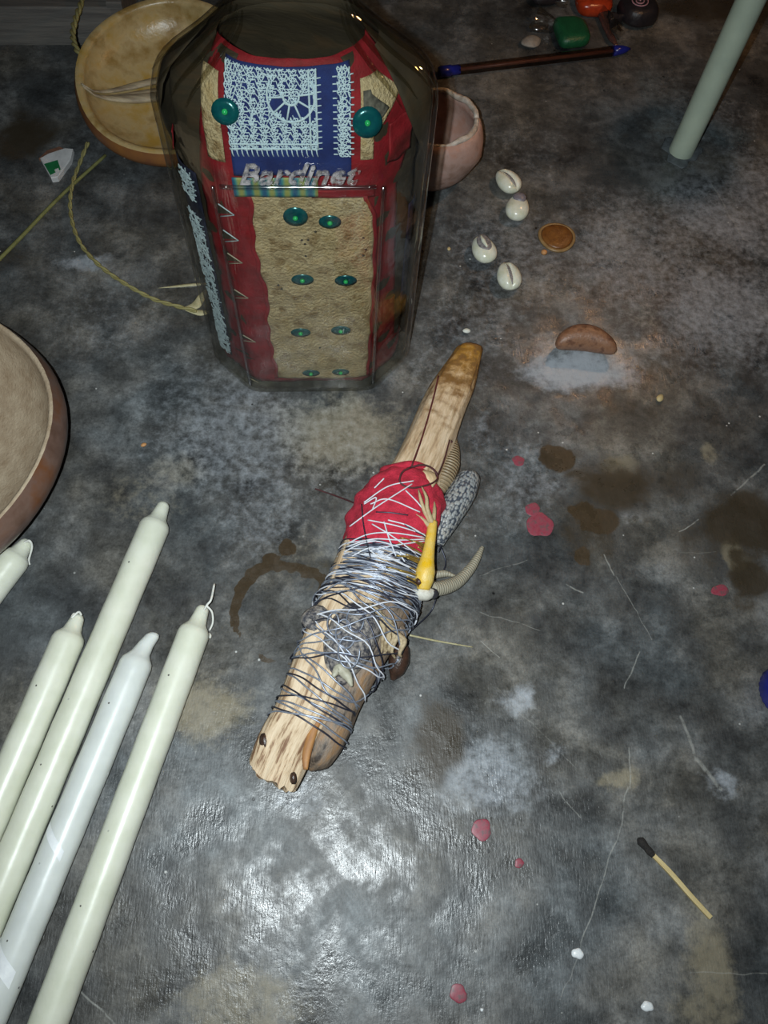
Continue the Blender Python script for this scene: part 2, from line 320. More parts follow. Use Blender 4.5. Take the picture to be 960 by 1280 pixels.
def floor_mat():
    n = N('concrete'); v = n.vec('obj')
    A = lambda k: n.new('ShaderNodeAttribute', attribute_name=k).outputs['Fac']
    big = n.noise(v, 9., 5., .6); mid = n.noise(v, 2.2, 6., .65, .3); fine = n.noise(v, .45, 6., .7); grit = n.noise(v, .12, 3., .7)
    base = n.ramp(n.math('ADD', n.math('MULTIPLY', big, .45), n.math('MULTIPLY', mid, .55)), [(.34, (.018, .018, .018)), (.5, (.074, .075, .073)), (.65, (.19, .19, .184))])
    base = n.mix(n.ss(fine, .35, .75), base, (.135, .138, .135), 'MIX') if False else base
    base = n.mix(1., base, n.ramp(n.noise(v, 6.5, 4., .6), [(.38, (1.07, 1., .90)), (.5, (1., 1., 1.)), (.62, (.91, .99, 1.06))]), 'MULTIPLY')
    sp = n.math('MULTIPLY_ADD', n.math('SUBTRACT', fine, .5), 2.0, n.math('MULTIPLY_ADD', n.math('SUBTRACT', grit, .5), 1.2, 1.))
    base = n.mix(1., base, n.math('MAXIMUM', sp, .25), 'MULTIPLY')
    def thr(k, s, lo, hi, nz=fine):
        return n.ss(n.math('ADD', A(k), n.math('MULTIPLY', n.math('SUBTRACT', nz, .5), s)), lo, hi)
    mpale = thr('pale', 1.3, .15, 1.1); mtan = thr('tan', 1.2, .25, .95); mdark = thr('dark', .8, .1, 1.1); mbr = thr('brown', .8, .3, .8); mwet = thr('wet', .6, .45, .6); mch = thr('chalk', 1.2, .3, 1.1)
    c = n.mix(n.math('MULTIPLY', mdark, .75), base, (.030, .031, .033))
    c = n.mix(n.math('MULTIPLY', mtan, .75), c, (.26, .225, .155))
    c = n.mix(n.math('MULTIPLY', mpale, .85), c, (.40, .43, .47))
    c = n.mix(n.math('MULTIPLY', mch, .5), c, (.16, .22, .24))
    c = n.mix(n.math('MULTIPLY', mbr, .93), c, (.040, .030, .018))
    c = n.mix(n.math('MULTIPLY', mwet, .93), c, n.mix(fine, (.030, .020, .010), (.075, .052, .030)))
    # specks
    spk = n.new('ShaderNodeTexVoronoi'); n.set(spk.inputs['Vector'], v); spk.inputs['Scale'].default_value = .8
    msk = n.math('MULTIPLY', n.ss(spk.outputs['Distance'], .055, .03), n.ss(n.noise(v, 3.), .5, .55)); c = n.mix(msk, c, (.48, .48, .46))
    v2 = n.mul(v, (1, 1, 1)); o2 = n.new('ShaderNodeVectorMath', operation='ADD'); n.set(o2.inputs[0], v2); o2.inputs[1].default_value = (31, 17, 5)
    sp2 = n.new('ShaderNodeTexVoronoi'); n.set(sp2.inputs['Vector'], o2.outputs[0]); sp2.inputs['Scale'].default_value = .55
    c = n.mix(n.math('MULTIPLY', n.ss(sp2.outputs['Distance'], .06, .035), n.ss(n.noise(v, 4.), .52, .56)), c, (.012, .012, .012))
    # scratches: thin pale lines on the floor
    wob = n.new('ShaderNodeVectorMath', operation='MULTIPLY_ADD'); nv = n.new('ShaderNodeTexNoise'); n.set(nv.inputs['Vector'], v); nv.inputs['Scale'].default_value = .8
    n.set(wob.inputs[0], nv.outputs['Color']); wob.inputs[1].default_value = (.35, .35, 0); ad = n.new('ShaderNodeVectorMath', operation='SUBTRACT'); wob.inputs[2].default_value = (0, 0, 0)
    n.set(ad.inputs[0], v); s2 = n.new('ShaderNodeVectorMath', operation='SUBTRACT'); n.set(s2.inputs[0], wob.outputs[0]); s2.inputs[1].default_value = (.175, .175, 0); n.set(ad.inputs[1], s2.outputs[0]); vw = ad.outputs[0]
    tot = None
    for x0, y0, x1, y1, w, k in [(788, 935, 787, 985, .03, .5), (785, 985, 776, 1030, .03, .5), (776, 1030, 730, 1170, .025, .5), (730, 1170, 700, 1250, .02, .35), (852, 895, 872, 950, .06, .4), (872, 950, 900, 985, .08, .5), (915, 618, 955, 580, .04, .5), (850, 665, 872, 650, .03, .6), (756, 693, 768, 720, .03, .5), (770, 720, 815, 800, .02, .35), (800, 815, 780, 860, .025, .5),
                                 (600, 800, 625, 822, .02, .5), (600, 765, 680, 790, .02, .3), (850, 690, 895, 690, .02, .2), (205, 359, 250, 357, .04, .6), (620, 860, 720, 960, .02, .2), (700, 990, 725, 1022, .02, .4), (860, 1215, 960, 1218, .02, .35), (100, 1240, 145, 1280, .03, .5), (708, 730, 730, 742, .035, .5), (660, 700, 600, 720, .02, .3), (890, 230, 930, 300, .05, .3)]:
        a = at(x0, y0); b = at(x1, y1); d = b-a; L = np.linalg.norm(d)
        q = n.new('ShaderNodeVectorMath', operation='SUBTRACT'); n.set(q.inputs[0], vw); q.inputs[1].default_value = a
        dt = n.new('ShaderNodeVectorMath', operation='DOT_PRODUCT'); n.set(dt.inputs[0], q.outputs[0]); dt.inputs[1].default_value = d/(L*L)
        cl = n.math('MULTIPLY', dt.outputs['Value'], 1., clamp=True)
        pj = n.new('ShaderNodeVectorMath', operation='SCALE'); pj.inputs[0].default_value = d; n.set(pj.inputs['Scale'], cl)
        ds = n.new('ShaderNodeVectorMath', operation='DISTANCE'); n.set(ds.inputs[0], q.outputs[0]); n.set(ds.inputs[1], pj.outputs[0])
        m = n.math('MULTIPLY', n.ss(ds.outputs['Value'], w*1.6, w*.4), k); tot = m if tot is None else n.math('MAXIMUM', tot, m)
    tot = n.math('MULTIPLY', tot, n.ss(fine, .3, .55)); c = n.mix(tot, c, (.38, .38, .35))
    rough = n.math('MULTIPLY_ADD', n.ss(n.noise(v, 2.4, 5., .65), .38, .60), .30, .23); rough = n.math('ADD', rough, n.math('MULTIPLY', mpale, .06)); rough = n.math('SUBTRACT', rough, n.math('MULTIPLY', mwet, .08)); 
    stv = n.mul(v, (1.0, .2, 1)); trow = n.noise(stv, .1, 3., .6)
    h = n.math('ADD', n.math('MULTIPLY', trow, .5), n.math('MULTIPLY', fine, .5))
    nb = n.bump(h, .030, 1.); nb = n.bump(mid, .05, 1., nb)
    n.bsdf(c, rough, nb, Specular_IOR_Level=.5); return n.m
floor = build('floor', fm, floor_mat(), o=(0, 0, 0), smooth=True, label='stained grey concrete floor with wax drops and brown spills', cat='floor', kind='structure')
for k, a in dict(wet=wet, brown=brown, pale=pale, tan=tan, dark=dark, chalk=chalk).items():
    q = floor.data.attributes.new(k, 'FLOAT', 'POINT'); q.data.foreach_set('value', a.astype(np.float32).ravel())

# ------------------------------------------------------------------ decorated bottle
BO = np.array([-2.45, 27.35, 0.]); BR = math.radians(2.5)
_az = [0, .35, 14, 16.2, 16.9, 17.4, 18.2, 18.9, 19.4, 20.2, 21.5, 26.2, 26.3, 27.4, 27.5]
_aw = [5.1, 5.45, 5.45, 5.45, 5.2, 4.75, 3.6, 2.75, 2.25, 1.95, 1.75, 1.6, 1.85, 1.85, 1.6]
_bz = [0, .35, 14.1, 15, 16.5, 18, 19, 20.2, 21.5, 26.2, 26.3, 27.4, 27.5]
_bw = [3.0, 3.25, 3.25, 3.12, 2.85, 2.42, 2.1, 1.9, 1.75, 1.6, 1.85, 1.85, 1.6]
def bsec(z, inset=0., n=96):
    a = np.interp(z, _az, _aw)-inset; b = np.interp(z, _bz, _bw)-inset
    fa, fb = .60*a, .30*b
    oct_ = np.array([(0, -b), (fa, -b), (a, -fb), (a, fb), (fa, b), (-fa, b), (-a, fb), (-a, -fb), (-fa, -b), (0, -b)])
    d = np.r_[0, np.cumsum(np.linalg.norm(np.diff(oct_, axis=0), axis=1))]; q = np.linspace(0, d[-1], n, endpoint=False)
    P = np.stack([np.interp(q, d, oct_[:, 0]), np.interp(q, d, oct_[:, 1])], 1)
    for _ in range(3): P = .25*np.roll(P, 1, 0)+.5*P+.25*np.roll(P, -1, 0)
    t = np.interp(z, [16.6, 19.4], [0, 1]); an = np.linspace(-math.pi/2, 1.5*math.pi, n, endpoint=False)
    E = np.stack([a*np.cos(an), b*np.sin(an)], 1)
    return P*(1-t)+E*t
def bworld(P2, z):
    c, s = math.cos(BR), math.sin(BR); P2 = np.atleast_2d(P2)
    return np.stack([BO[0]+P2[:, 0]*c-P2[:, 1]*s, BO[1]+P2[:, 0]*s+P2[:, 1]*c, np.full(len(P2), z)], 1)
def bsurf(s, z, inset=.5):
    """point on the bottle wall: s cm sideways from the front middle, z cm up"""
    P = bsec(z, inset); P = np.vstack([P, P[:1]]); d = np.r_[0, np.cumsum(np.linalg.norm(np.diff(P, axis=0), axis=1))]
    q = s % d[-1]
    return bworld([(np.interp(q, d, P[:, 0]), np.interp(q, d, P[:, 1]))], z)[0]
def bfit(x, y, inset=.5):
    """photograph point on the front of the bottle -> (s, z)"""
    z = 10.
    for _ in range(12):
        Y = BO[1]-(np.interp(z, _bz, _bw)-inset); p = atY(x, y, Y); z = .5*z+.5*p[2]
    return (p[0]-BO[0])/math.cos(BR)-.05, p[2]
bot = thing('decorated_bottle', 'tall clear glass bottle lined with red cloth, lace and sequins', 'bottle', BO)
zs = np.r_[0, .12, .35, np.linspace(.8, 13.8, 14), 14.05, 14.25, np.linspace(14.8, 20, 22), 20.8, 21.5, 24, 26.2, 26.3, 26.8, 27.4, 27.5]
gm = MB(); gm.rings([bworld(bsec(z, .12 if z == .0 else 0.), z) for z in zs], cap=(True, False))
zi = np.r_[.35, .8, np.linspace(1.5, 13.8, 12), np.linspace(14.2, 20, 22), 21.5, 24, 26.2, 27.5]
gm.rings([bworld(bsec(z, .2), z) for z in zi], cap=(True, False))
hard(build('glass_body', gm, bottle_glass, bot), 50)
# embossed ledge between shoulder and panel, and panel frame
lm = MB(); lm.tube([bsurf(s, 14.38, -.02) for s in np.linspace(-3.0, 3.0, 20)], .09, 6)
build('glass_ledge', lm, emboss_glass, bot)
for sg in (-1, 1):
    build('glass_rib', MB().tube([bsurf(sg*3.3, z, -.02) for z in np.linspace(.9, 14.3, 16)], .07, 6), emboss_glass, bot)

def perim(z, ins):
    P = bsec(z, ins); return np.linalg.norm(P-np.roll(P, 1, 0), axis=1).sum()
# moulded ridges running from neck to shoulder corner
for sg in (-1, 1):
    for f_ in (.155, .185, .215, .25):
        build('shoulder_ridge', MB().tube([bsurf(sg*f_*perim(z, 0.), z, -.02) for z in np.linspace(16.9, 19.9, 22)], [.02, .09, .09, .03], 8), bottle_glass, bot)
def patch(name, mat, sl, sr, z0, z1, inset, wr=.03, nu=22, nv=40, seed=0, par=None, **kw):
    g = np.zeros((nv, nu, 3)); lc = np.zeros((nv, nu, 3)); r = np.random.default_rng(seed)
    for i, z in enumerate(np.linspace(z0, z1, nv)):
        a = sl(z) if callable(sl) else sl; b = sr(z) if callable(sr) else sr
        for j, s in enumerate(np.linspace(a, b, nu)):
            w = wr*(math.sin(s*3.1+z*1.7+seed)+math.sin(z*4.3-s*1.3+seed*2)+.6*math.sin(s*7+z*5))*.5
            g[i, j] = bsurf(s, z, inset-w); lc[i, j] = (s, z, 0)
    m = MB().grid(g, lc); ob = build(name, m, mat, par or bot, **kw)
    so = ob.modifiers.new('thick', 'SOLIDIFY'); so.thickness = .03*U; so.offset = 0; return ob
c_red = M('bottle_red', (.30, .008, .022), (.17, .006, .014), lam=.8, rough=.7, bump=.03, blam=.12)
c_cream = M('bottle_cream', (.52, .40, .23), (.30, .21, .11), lam=.8, rough=.34, bump=.16, blam=.14, c3=(.60, .50, .34))
c_blue = M('bottle_blue', (.012, .035, .21), (.01, .022, .14), lam=.8, rough=.8, bump=.02, blam=.06)
c_navy = M('bottle_navy', (.012, .018, .07), (.008, .01, .03), lam=.5, rough=.8)
c_lace = M('lace_white', (.62, .80, .97), (.48, .66, .88), lam=.4, rough=.8)
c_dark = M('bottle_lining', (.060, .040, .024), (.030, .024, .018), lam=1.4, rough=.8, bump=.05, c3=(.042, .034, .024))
c_seq = M('sequin', (.006, .14, .17), (.004, .09, .14), lam=.3, rough=.22, src='obj', Metallic=.3)
c_bead = M('bead', (.02, .42, .12), (.02, .30, .10), lam=.1, rough=.15, src='obj')
c_grey = M('grey_scrap', (.16, .16, .15), (.05, .05, .05), lam=.2, rough=.7)
c_black = M('black_band', (.012, .012, .014), (.02, .02, .02), rough=.6)
n = N('striped_ribbon'); v = n.vec(); sp = n.new('ShaderNodeSeparateXYZ'); n.set(sp.inputs[0], v)
w = n.math('MULTIPLY_ADD', n.math('SINE', n.math('MULTIPLY', sp.outputs[0], 10.5)), .5, .5); nz = n.noise(v, .5)
n.bsdf(n.ramp(n.math('MULTIPLY_ADD', nz, .35, n.math('MULTIPLY', w, .7)), [(.2, (.02, .11, .26)), (.5, (.05, .26, .28)), (.85, (.30, .34, .12))]), .6); c_stripe = n.m
# brown lining sheets added to darken the bottle inside, red cloth in front
patch('brown_darkening_lining', c_dark, lambda z: perim(z, .7)*.125, lambda z: perim(z, .7)*.875, .45, 18.4, .70, .05, nu=70, nv=36, seed=3)
patch('brown_darkening_lining', c_dark, lambda z: np.interp(z, [0, 1.6, 13.5, 15, 18.4], [7.9, 6.4, 6.2, 5.2, perim(18.4, .44)*.22]), lambda z: perim(z, .44)-np.interp(z, [0, 1.6, 13.5, 15, 18.4], [7.9, 6.4, 6.1, 5.2, perim(18.4, .44)*.22]),   .40, 18.4, .27, .015, nu=60, nv=36, seed=6)
pw = perim = 30.
red_l = lambda z: np.interp(z, [.7, 1.5, 2.4, 13, 14, 16, 18], [-7.8, -6.4, -4.5, -4.3, -4.2, -3.7, -3.2])
red_r = lambda z: np.interp(z, [.7, 1.5, 2.4, 13, 14, 16, 18.4], [7.8, 6.9, 5.0, 4.3, 4.6, 5.2, 3.4])
patch('red_lining', c_red, red_l, red_r, .40, 18.5, .66, .05, nu=50, nv=60, seed=5)
_cl = sorted([bfit(*q)[::-1] for q in [(313, 252), (316, 300), (325, 342), (334, 368), (333, 400), (338, 430), (348, 476)]])
_cr = sorted([bfit(*q)[::-1] for q in [(452, 252), (466, 275), (466, 340), (463, 400), (460, 440), (457, 476)]])
cr_l = lambda z: np.interp(z, [q[0] for q in _cl], [q[1] for q in _cl])+.05*math.sin(z*4)
cr_r = lambda z: np.interp(z, [q[0] for q in _cr], [q[1] for q in _cr])+.04*math.sin(z*3)
patch('cream_panel', c_cream, cr_l, cr_r, .85, 13.55, .52, .05, nu=40, nv=80, seed=9)
patch('red_piping', c_red, lambda z: cr_l(z)-.16, lambda z: cr_l(z)+.03, .95, 13.5, .47, .01, nu=4, nv=60)
patch('red_piping', c_red, lambda z: cr_r(z)-.03, lambda z: cr_r(z)+.16, .95, 13.5, .47, .01, nu=4, nv=60)
patch('red_piping', c_red, .5, 3.0, 13.45, 13.85, .46, .03, nu=20, nv=6)
patch('striped_ribbon', c_stripe, -2.55, .75, 13.5, 14.4, .45, .02, nu=24, nv=8)
patch('blue_patch', c_blue, -2.45, 2.05, 14.45, 18.35, .50, .03, nu=30, nv=30, seed=2)
patch('cream_scrap', c_cream, -3.45, -2.7, 15.0, 17.9, .50, .03, nu=8, nv=20, seed=4)
patch('cream_scrap', c_cream, 2.4, lambda z: np.interp(z, [15.1, 16, 17.1, 17.8], [2.9, 2.9, 4.2, 3.2]), 15.1, 17.8, .52, .03, nu=10, nv=20, seed=6)
patch('grey_scrap', c_grey, 2.5, lambda z: np.interp(z, [16.2, 16.8, 17.4], [2.7, 3.6, 2.8]), 16.2, 17.5, .46, .03, nu=8, nv=12)
patch('navy_strip', c_navy, lambda z: np.interp(z, [1.5, 13.5], [-5.6, -6.0]), lambda z: np.interp(z, [1.5, 13.5], [-4.7, -4.5]), 1.3, 13.6, .50, .02, nu=8, nv=30)
patch('blue_side_strip', c_navy, 5.2, 6.0, 5, 11.5, .52, .02, nu=8, nv=20)
patch('red_scrap', c_red, 3.6, 4.9, 14.6, 16.2, .45, .12, nu=12, nv=14, seed=8)
patch('red_scrap', c_red, -6.3, -5.9, 13.9, 14.6, .5, .1, nu=6, nv=8, seed=8)
# lace: knotted net of real threads
def net(smin, smax, zmin, zmax, cell, rad, inset, keep=None, jit=.25, seed=1, fill=0.):
    r = np.random.default_rng(seed); mb = MB(); pts = {}
    cols = int((smax-smin)/cell)+1; rows = int((zmax-zmin)/(cell*.86))+1
    def P(i, j):
        if (i, j) not in pts:
            s = smin+(i+(.5 if j % 2 else 0))*cell+r.uniform(-jit, jit)*cell; z = zmin+j*cell*.86+r.uniform(-jit, jit)*cell
            pts[(i, j)] = (min(max(s, smin), smax), min(max(z, zmin), zmax))
        return pts[(i, j)]
    for j in range(rows):
        for i in range(cols):
            hexhole = (i+(j//2)*0+(j % 2)) % 3 == 0
            for di, dj in ((1, 0), (0, 1), (-1 if j % 2 == 0 else 1, 1)):
                if (hexhole and fill < r.random()) : continue
                a, b = P(i, j), P(i+di, j+dj)
                if abs(a[0]-b[0])+abs(a[1]-b[1]) < .02: continue
                if keep and not keep((a[0]+b[0])/2, (a[1]+b[1])/2): continue
                mb.tube([bsurf(*a, inset), bsurf((a[0]+b[0])/2, (a[1]+b[1])/2, inset-.02), bsurf(*b, inset)], rad*r.uniform(.7, 1.3), 4, cap=(False, False))
    return mb
fs, fz = bfit(362, 120, .45)
hole = lambda s, z: all(math.hypot(s-fs-q*math.cos(a), z-fz-q*math.sin(a)) > rr for q, a, rr in [(.55, 3.6, .26), (.55, 4.4, .26), (.55, 5.2, .26), (.55, 6.0, .26), (.9, 5.5, .22)])
lm = net(-2.45, .82, 15.55, 18.3, .125, .021, .44, hole, seed=3, fill=.3)
for k in range(18): lm.tube([bsurf(-2.4+k*.185, 15.6, .42), bsurf(-2.38+k*.185, 15.42, .42), bsurf(-2.34+k*.185, 15.3, .42)], .026, 4)
for k in range(12): lm.tube([bsurf(.8, 15.6+k*.22, .42), bsurf(.98, 15.62+k*.22, .42)], .026, 4)
for a in (0, 1): lm.tube([bsurf(-2.42+t*3.25, 15.6+a*.18, .42) for t in np.linspace(0, 1, 20)], .032, 5); lm.tube([bsurf(.8-a*.25, 15.6+t*2.7, .42) for t in np.linspace(0, 1, 16)], .04, 5)
for q in (.28, .85): lm.tube([bsurf(fs+q*math.cos(t), fz+q*math.sin(t), .42) for t in np.linspace(2.6, 6.9, 24)], .045, 5)
for a in np.linspace(3.2, 6.4, 6): lm.tube([bsurf(fs+q*math.cos(a), fz+q*math.sin(a), .42) for q in (.28, .55, .85)], .04, 5)
build('lace_panel', lm, c_lace, bot, kind='stuff')
lm = net(1.55, 2.02, 15.3, 18.3, .13, .024, .44, seed=5, fill=.5)
for k in range(13):
    for sg, s0 in ((-1, 1.55), (1, 2.0)): lm.tube([bsurf(s0, 15.4+k*.22, .42), bsurf(s0+sg*.16, 15.4+k*.22, .42)], .03, 4)
build('lace_strip', lm, c_lace, bot, kind='stuff')
sL = lambda z: np.interp(z, [1.5, 13.5], [-5.15, -5.25])
lm = MB(); r_ = np.random.default_rng(11)
for k in range(620):
    z = r_.uniform(1.5, 11.2) if k < 530 else r_.uniform(12.0, 13.4); s = sL(z)+r_.uniform(-.42, .42); a = r_.uniform(0, 6.28); L = r_.uniform(.08, .2)
    lm.tube([bsurf(s-L*math.cos(a), z-L*math.sin(a), .42), bsurf(s+L*.3*math.sin(a), z, .40), bsurf(s+L*math.cos(a), z+L*math.sin(a), .42)], .028, 4, cap=(False, False))
build('lace_trim', lm, c_lace, bot, kind='stuff')
# sequins, each with a bead
for x, y, tilt, sz in [(280, 137, .2, .50), (457, 155, 0, .55), (367, 269, 0, .50), (410, 277, .5, .46), (376, 348, .7, .50), (430, 351, .7, .50), (374, 414, .7, .48), (424, 413, .7, .48), (387, 465, .9, .46), (424, 465, .9, .46)]:
    s, z = bfit(x, y, .40); p = bsurf(s, z, .36); q1 = bsurf(s+.2, z, .36)-bsurf(s-.2, z, .36); q2 = bsurf(s, z+.2, .36)-bsurf(s, z-.2, .36); nr = np.cross(q1, q2); nr /= np.linalg.norm(nr)
    sy = 1-.45*tilt; prof = [(.03, .02), (.12, .02), (sz*.5, .05), (sz, .03), (sz, .0), (sz*.5, .02), (.03, -.01)]
    ob = build('sequin', MB().lathe(prof, p+nr*.02, 20, nr, sx=sy, sy=1), c_seq, bot)
    build('bead', MB().lathe([(.02, -.1), (.09, -.06), (.12, 0), (.09, .06), (.02, .1)], p+nr*.12+q2*.1*tilt, 10, nr), c_bead, ob)
# silver zigzag trims on the left bevel
for x, y, k in [(292, 266, .42), (299, 298, .42), (304, 326, .40), (308, 370, .36), (313, 425, .28), (314, 480, .3)]:
    s, z = bfit(x, y, .45); s = min(s, -3.0); mb = MB()
    mb.tube([bsurf(s-.35, z+k*.8, .42), bsurf(s+.32, z, .42), bsurf(s-.35, z-k*.8, .42)], .03, 5); build('silver_zigzag', mb, c_lace if k > .4 else bone, bot)
    mb = MB(); mb.add([bsurf(s-.5, z+k*.75, .46), bsurf(s+.25, z, .46), bsurf(s-.5, z-k*.75, .46)], [(0, 1, 2)]); build('dark_triangle', mb, c_dark, bot)
for x, y in [(346, 355), (350, 360), (375, 300), (379, 305), (383, 300), (380, 320), (398, 435), (392, 290), (452, 300), (455, 315), (452, 322)]:
    s, z = bfit(x, y, .45); build('dark_fleck', MB().lathe([(.02, -.04), (.06, 0), (.02, .04)], bsurf(s, z, .44), 6), dark_m, bot)
# embossed lettering on the glass
def text_part(txt, parent, mat, P0, ex, ey, size, ext, name, shear=0.3, width=None):
    cu = bpy.data.curves.new(name, 'FONT'); cu.body = txt; cu.size = 1.; cu.shear = shear; cu.extrude = .02; cu.bevel_depth = .02; cu.align_x = 'CENTER'; cu.resolution_u = 3
    t = bpy.data.objects.new(name, cu); COL.objects.link(t); dg = bpy.context.evaluated_depsgraph_get(); me = bpy.data.meshes.new_from_object(t.evaluated_get(dg)); bpy.data.objects.remove(t)
    co = np.zeros(len(me.vertices)*3); me.vertices.foreach_get('co', co); co = co.reshape(-1, 3); sx = (width/(co[:, 0].max()-co[:, 0].min())) if width else size
    ez = np.cross(ex, ey); W = P0+np.outer(co[:, 0]*sx, ex)+np.outer(co[:, 1]*size, ey)+np.outer(co[:, 2]*ext, ez)
    m = MB().add(W, [tuple(p.vertices) for p in me.polygons]); bpy.data.meshes.remove(me); return build(name, m, mat, parent, smooth=False)
s, z = bfit(368, 229, 0); p = bsurf(s, z, -.03); ex = bsurf(s+.5, z, 0)-bsurf(s-.5, z, 0); ex /= np.linalg.norm(ex); ey = bsurf(s, z+.5, 0)-bsurf(s, z-.1, 0); ey /= np.linalg.norm(ey)
n = N('embossed_frost'); tr = n.new('ShaderNodeBsdfTransparent'); b = n.bsdf((.30, .28, .28), .2); mx = n.new('ShaderNodeMixShader'); n.set(mx.inputs[0], n.ss(n.noise(n.vec('obj'), .25), .35, .7))
n.t.links.new(tr.outputs[0], mx.inputs[1]); n.t.links.new(b.outputs[0], mx.inputs[2]); n.t.links.new(mx.outputs[0], n.out.inputs[0]); c_emb = n.m
text_part('Bardinet', bot, c_emb, p, ex, ey, 1.15, 2., 'embossed_lettering', .35, 4.6)

# ------------------------------------------------------------------ bound stick bundle
def secs(L, zc, hk, n):
    A = []
    for (lx, ly, rx, ry), z, k in zip(L, zc, hk):
        p, q = at(lx, ly, z), at(rx, ry, z); A.append(np.r_[(p+q)/2, (q-p)/2, k])
    A = catmull(A, n); return A[:, :3], A[:, 3:6], A[:, 6]
SP = [(311, 958, 366, 992), (330, 912, 392, 938), (350, 870, 420, 895), (378, 800, 445, 830), (402, 740, 470, 765), (427, 680, 500, 700), (452, 625, 530, 640), (488, 580, 553, 594), (526, 502, 579, 516), (548, 465, 594, 474), (571, 433, 603, 436)]
stick_c, stick_a, stick_h = secs(SP, [1.0, 1.1, 1.2, 1.35, 1.45, 1.4, 1.35, 1.2, 1.05, .95, .85], [.85, .95, 1.0, 1.1, 1.15, 1.15, 1.1, .95, .7, .55, .35], 70)
bu = thing('bound_stick', 'driftwood stick bound with red cloth, silver wire and a yellow claw', 'stick', (stick_c[35][0], stick_c[35][1], 0))
mb = MB(); R = []; ph = np.linspace(0, 2*math.pi, 36, endpoint=False)
jag = rng.uniform(-.13, .13, 36)
for i in range(70):
    f = 1+.07*np.sin(ph*3+i*.03)+.05*np.sin(ph*5+1+i*.05)+.03*np.sin(ph*11+2)+.03*np.sin(i*.45+ph*2)
    q = stick_c[i]+np.outer(np.cos(ph)*f, stick_a[i])+np.outer(np.sin(ph)*f, [0, 0, stick_h[i]])
    if i == 0:
        ax = stick_c[1]-stick_c[0]; ax /= np.linalg.norm(ax); q = q+np.outer(jag+.12*np.cos(ph*2), ax)
    q[:, 2] = np.maximum(q[:, 2], .02); R.append(q)
R.insert(0, (R[0]-R[0].mean(0))*.6+R[0].mean(0)+(stick_c[1]-stick_c[0])*.25); R.append((R[-1]-R[-1].mean(0))*.7+R[-1].mean(0)+(stick_c[-1]-stick_c[-2])*.6)
mb.rings(R)
# wood: yellow-brown stained far tip, dark knots
n = N('driftwood_stick'); v = n.vec(); st = n.mul(v, (1, 1, .12)); g1 = n.noise(st, .22, 5., .65); g2 = n.noise(v, .5, 4., .6)
col = n.ramp(g1, [(.40, (.70, .55, .38)), (.55, (.54, .39, .24)), (.70, (.28, .17, .09))])
sp = n.new('ShaderNodeSeparateXYZ'); n.set(sp.inputs[0], v)
tip = n.ss(n.math('ADD', sp.outputs[2], n.math('MULTIPLY', n.math('SUBTRACT', g2, .5), 12.)), 18.8, 24.2); col = n.mix(n.math('MULTIPLY', tip, .95), col, n.mix(n.ss(g2, .35, .6), (.42, .20, .01), (.20, .09, .015)))
low = n.math('MULTIPLY', n.ss(sp.outputs[2], 5.5, 2.5), n.ss(g1, .5, .62)); col = n.mix(low, col, (.20, .10, .05))
n.bsdf(col, .65, n.bump(g1, .09)); wood_stick = n.m
hard(build('driftwood_core', mb, wood_stick, bu), 60)
# knot holes
for x, y, r in [(329, 927, .2), (366, 973, .14)]:
    p = at(x, y, 1.75); build('knot', MB().lathe([(.02, -.1), (r, -.1), (r*.9, .05), (.02, .08)], p, 10, (-.5, -.2, .8), sy=1.9), pod, bu)
# bundle envelope
EP = [(326, 920, 425, 945), (340, 890, 436, 915), (352, 865, 440, 895), (366, 832, 458, 868), (376, 806, 474, 846), (384, 784, 496, 815), (398, 752, 512, 778), (412, 724, 524, 745), (424, 700, 526, 716), (429, 682, 532, 694), (434, 655, 545, 666), (446, 627, 552, 636), (462, 604, 548, 612), (486, 586, 536, 594)]
env_c, env_a, env_h = secs(EP, [1.15, 1.2, 1.25, 1.3, 1.4, 1.45, 1.5, 1.5, 1.5, 1.5, 1.5, 1.4, 1.3, 1.1], [1.12, 1.2, 1.25, 1.3, 1.4, 1.45, 1.5, 1.5, 1.48, 1.5, 1.5, 1.4, 1.3, 1.1], 140)
def env(t, phi, k=1.):                     # t 0..13 along the bundle
    u = np.clip(t/13*139, 0, 139); I = np.arange(140)
    g = lambda A: np.array([np.interp(u, I, A[:, j]) for j in range(3)])
    p = g(env_c)+g(env_a)*math.cos(phi)*k+np.array([0, 0, np.interp(u, I, env_h)])*math.sin(phi)*k
    p[2] = max(p[2], .06); return p
# bark limb beside the stick, hide scrap, fibres, pod
P = [at(x, y, z) for x, y, z in [(386, 962, .8), (398, 944, .95), (412, 912, 1.0), (426, 876, 1.05), (446, 838, 1.15), (468, 800, 1.3), (488, 762, 1.4), (500, 735, 1.4)]]
mb = MB(); mb.tube(catmull(P, 40), [.15, .66, .86, .93, .95, .95, .95, .95, .9, .8], 24, flat=.85); build('bark_limb', mb, bark, bu)
mb = MB(); mb.tube(catmull([at(x, y, 1.85) for x, y in [(382, 962), (383, 944), (390, 918), (400, 892), (408, 872)]], 18), [.1, .2, .2, .17, .06], 10, flat=.5); build('orange_bark_strip', mb, M('orange_bark', (.42, .20, .06), (.26, .11, .04), lam=.2, rough=.6, stretch=(1, 1, .2)), bu)
mb = MB(); mb.tube(catmull([at(x, y, z) for x, y, z in [(425, 862, 1.6), (428, 830, 2.05), (438, 800, 2.2), (452, 775, 2.2), (468, 758, 2.0)]], 30), [.2, .8, 1.15, 1.2, 1.0, .3], 22, flat=.6); build('hide_scrap', mb, bark2, bu)
mb = MB(); mb.tube(catmull([at(x, y, 2.6) for x, y in [(416, 846), (424, 836), (434, 845), (440, 858)]], 18), [.08, .26, .22, .06], 10); build('pale_chip', mb, M('pale_chip', (.50, .48, .38), (.3, .28, .2), lam=.3, rough=.6), bu)
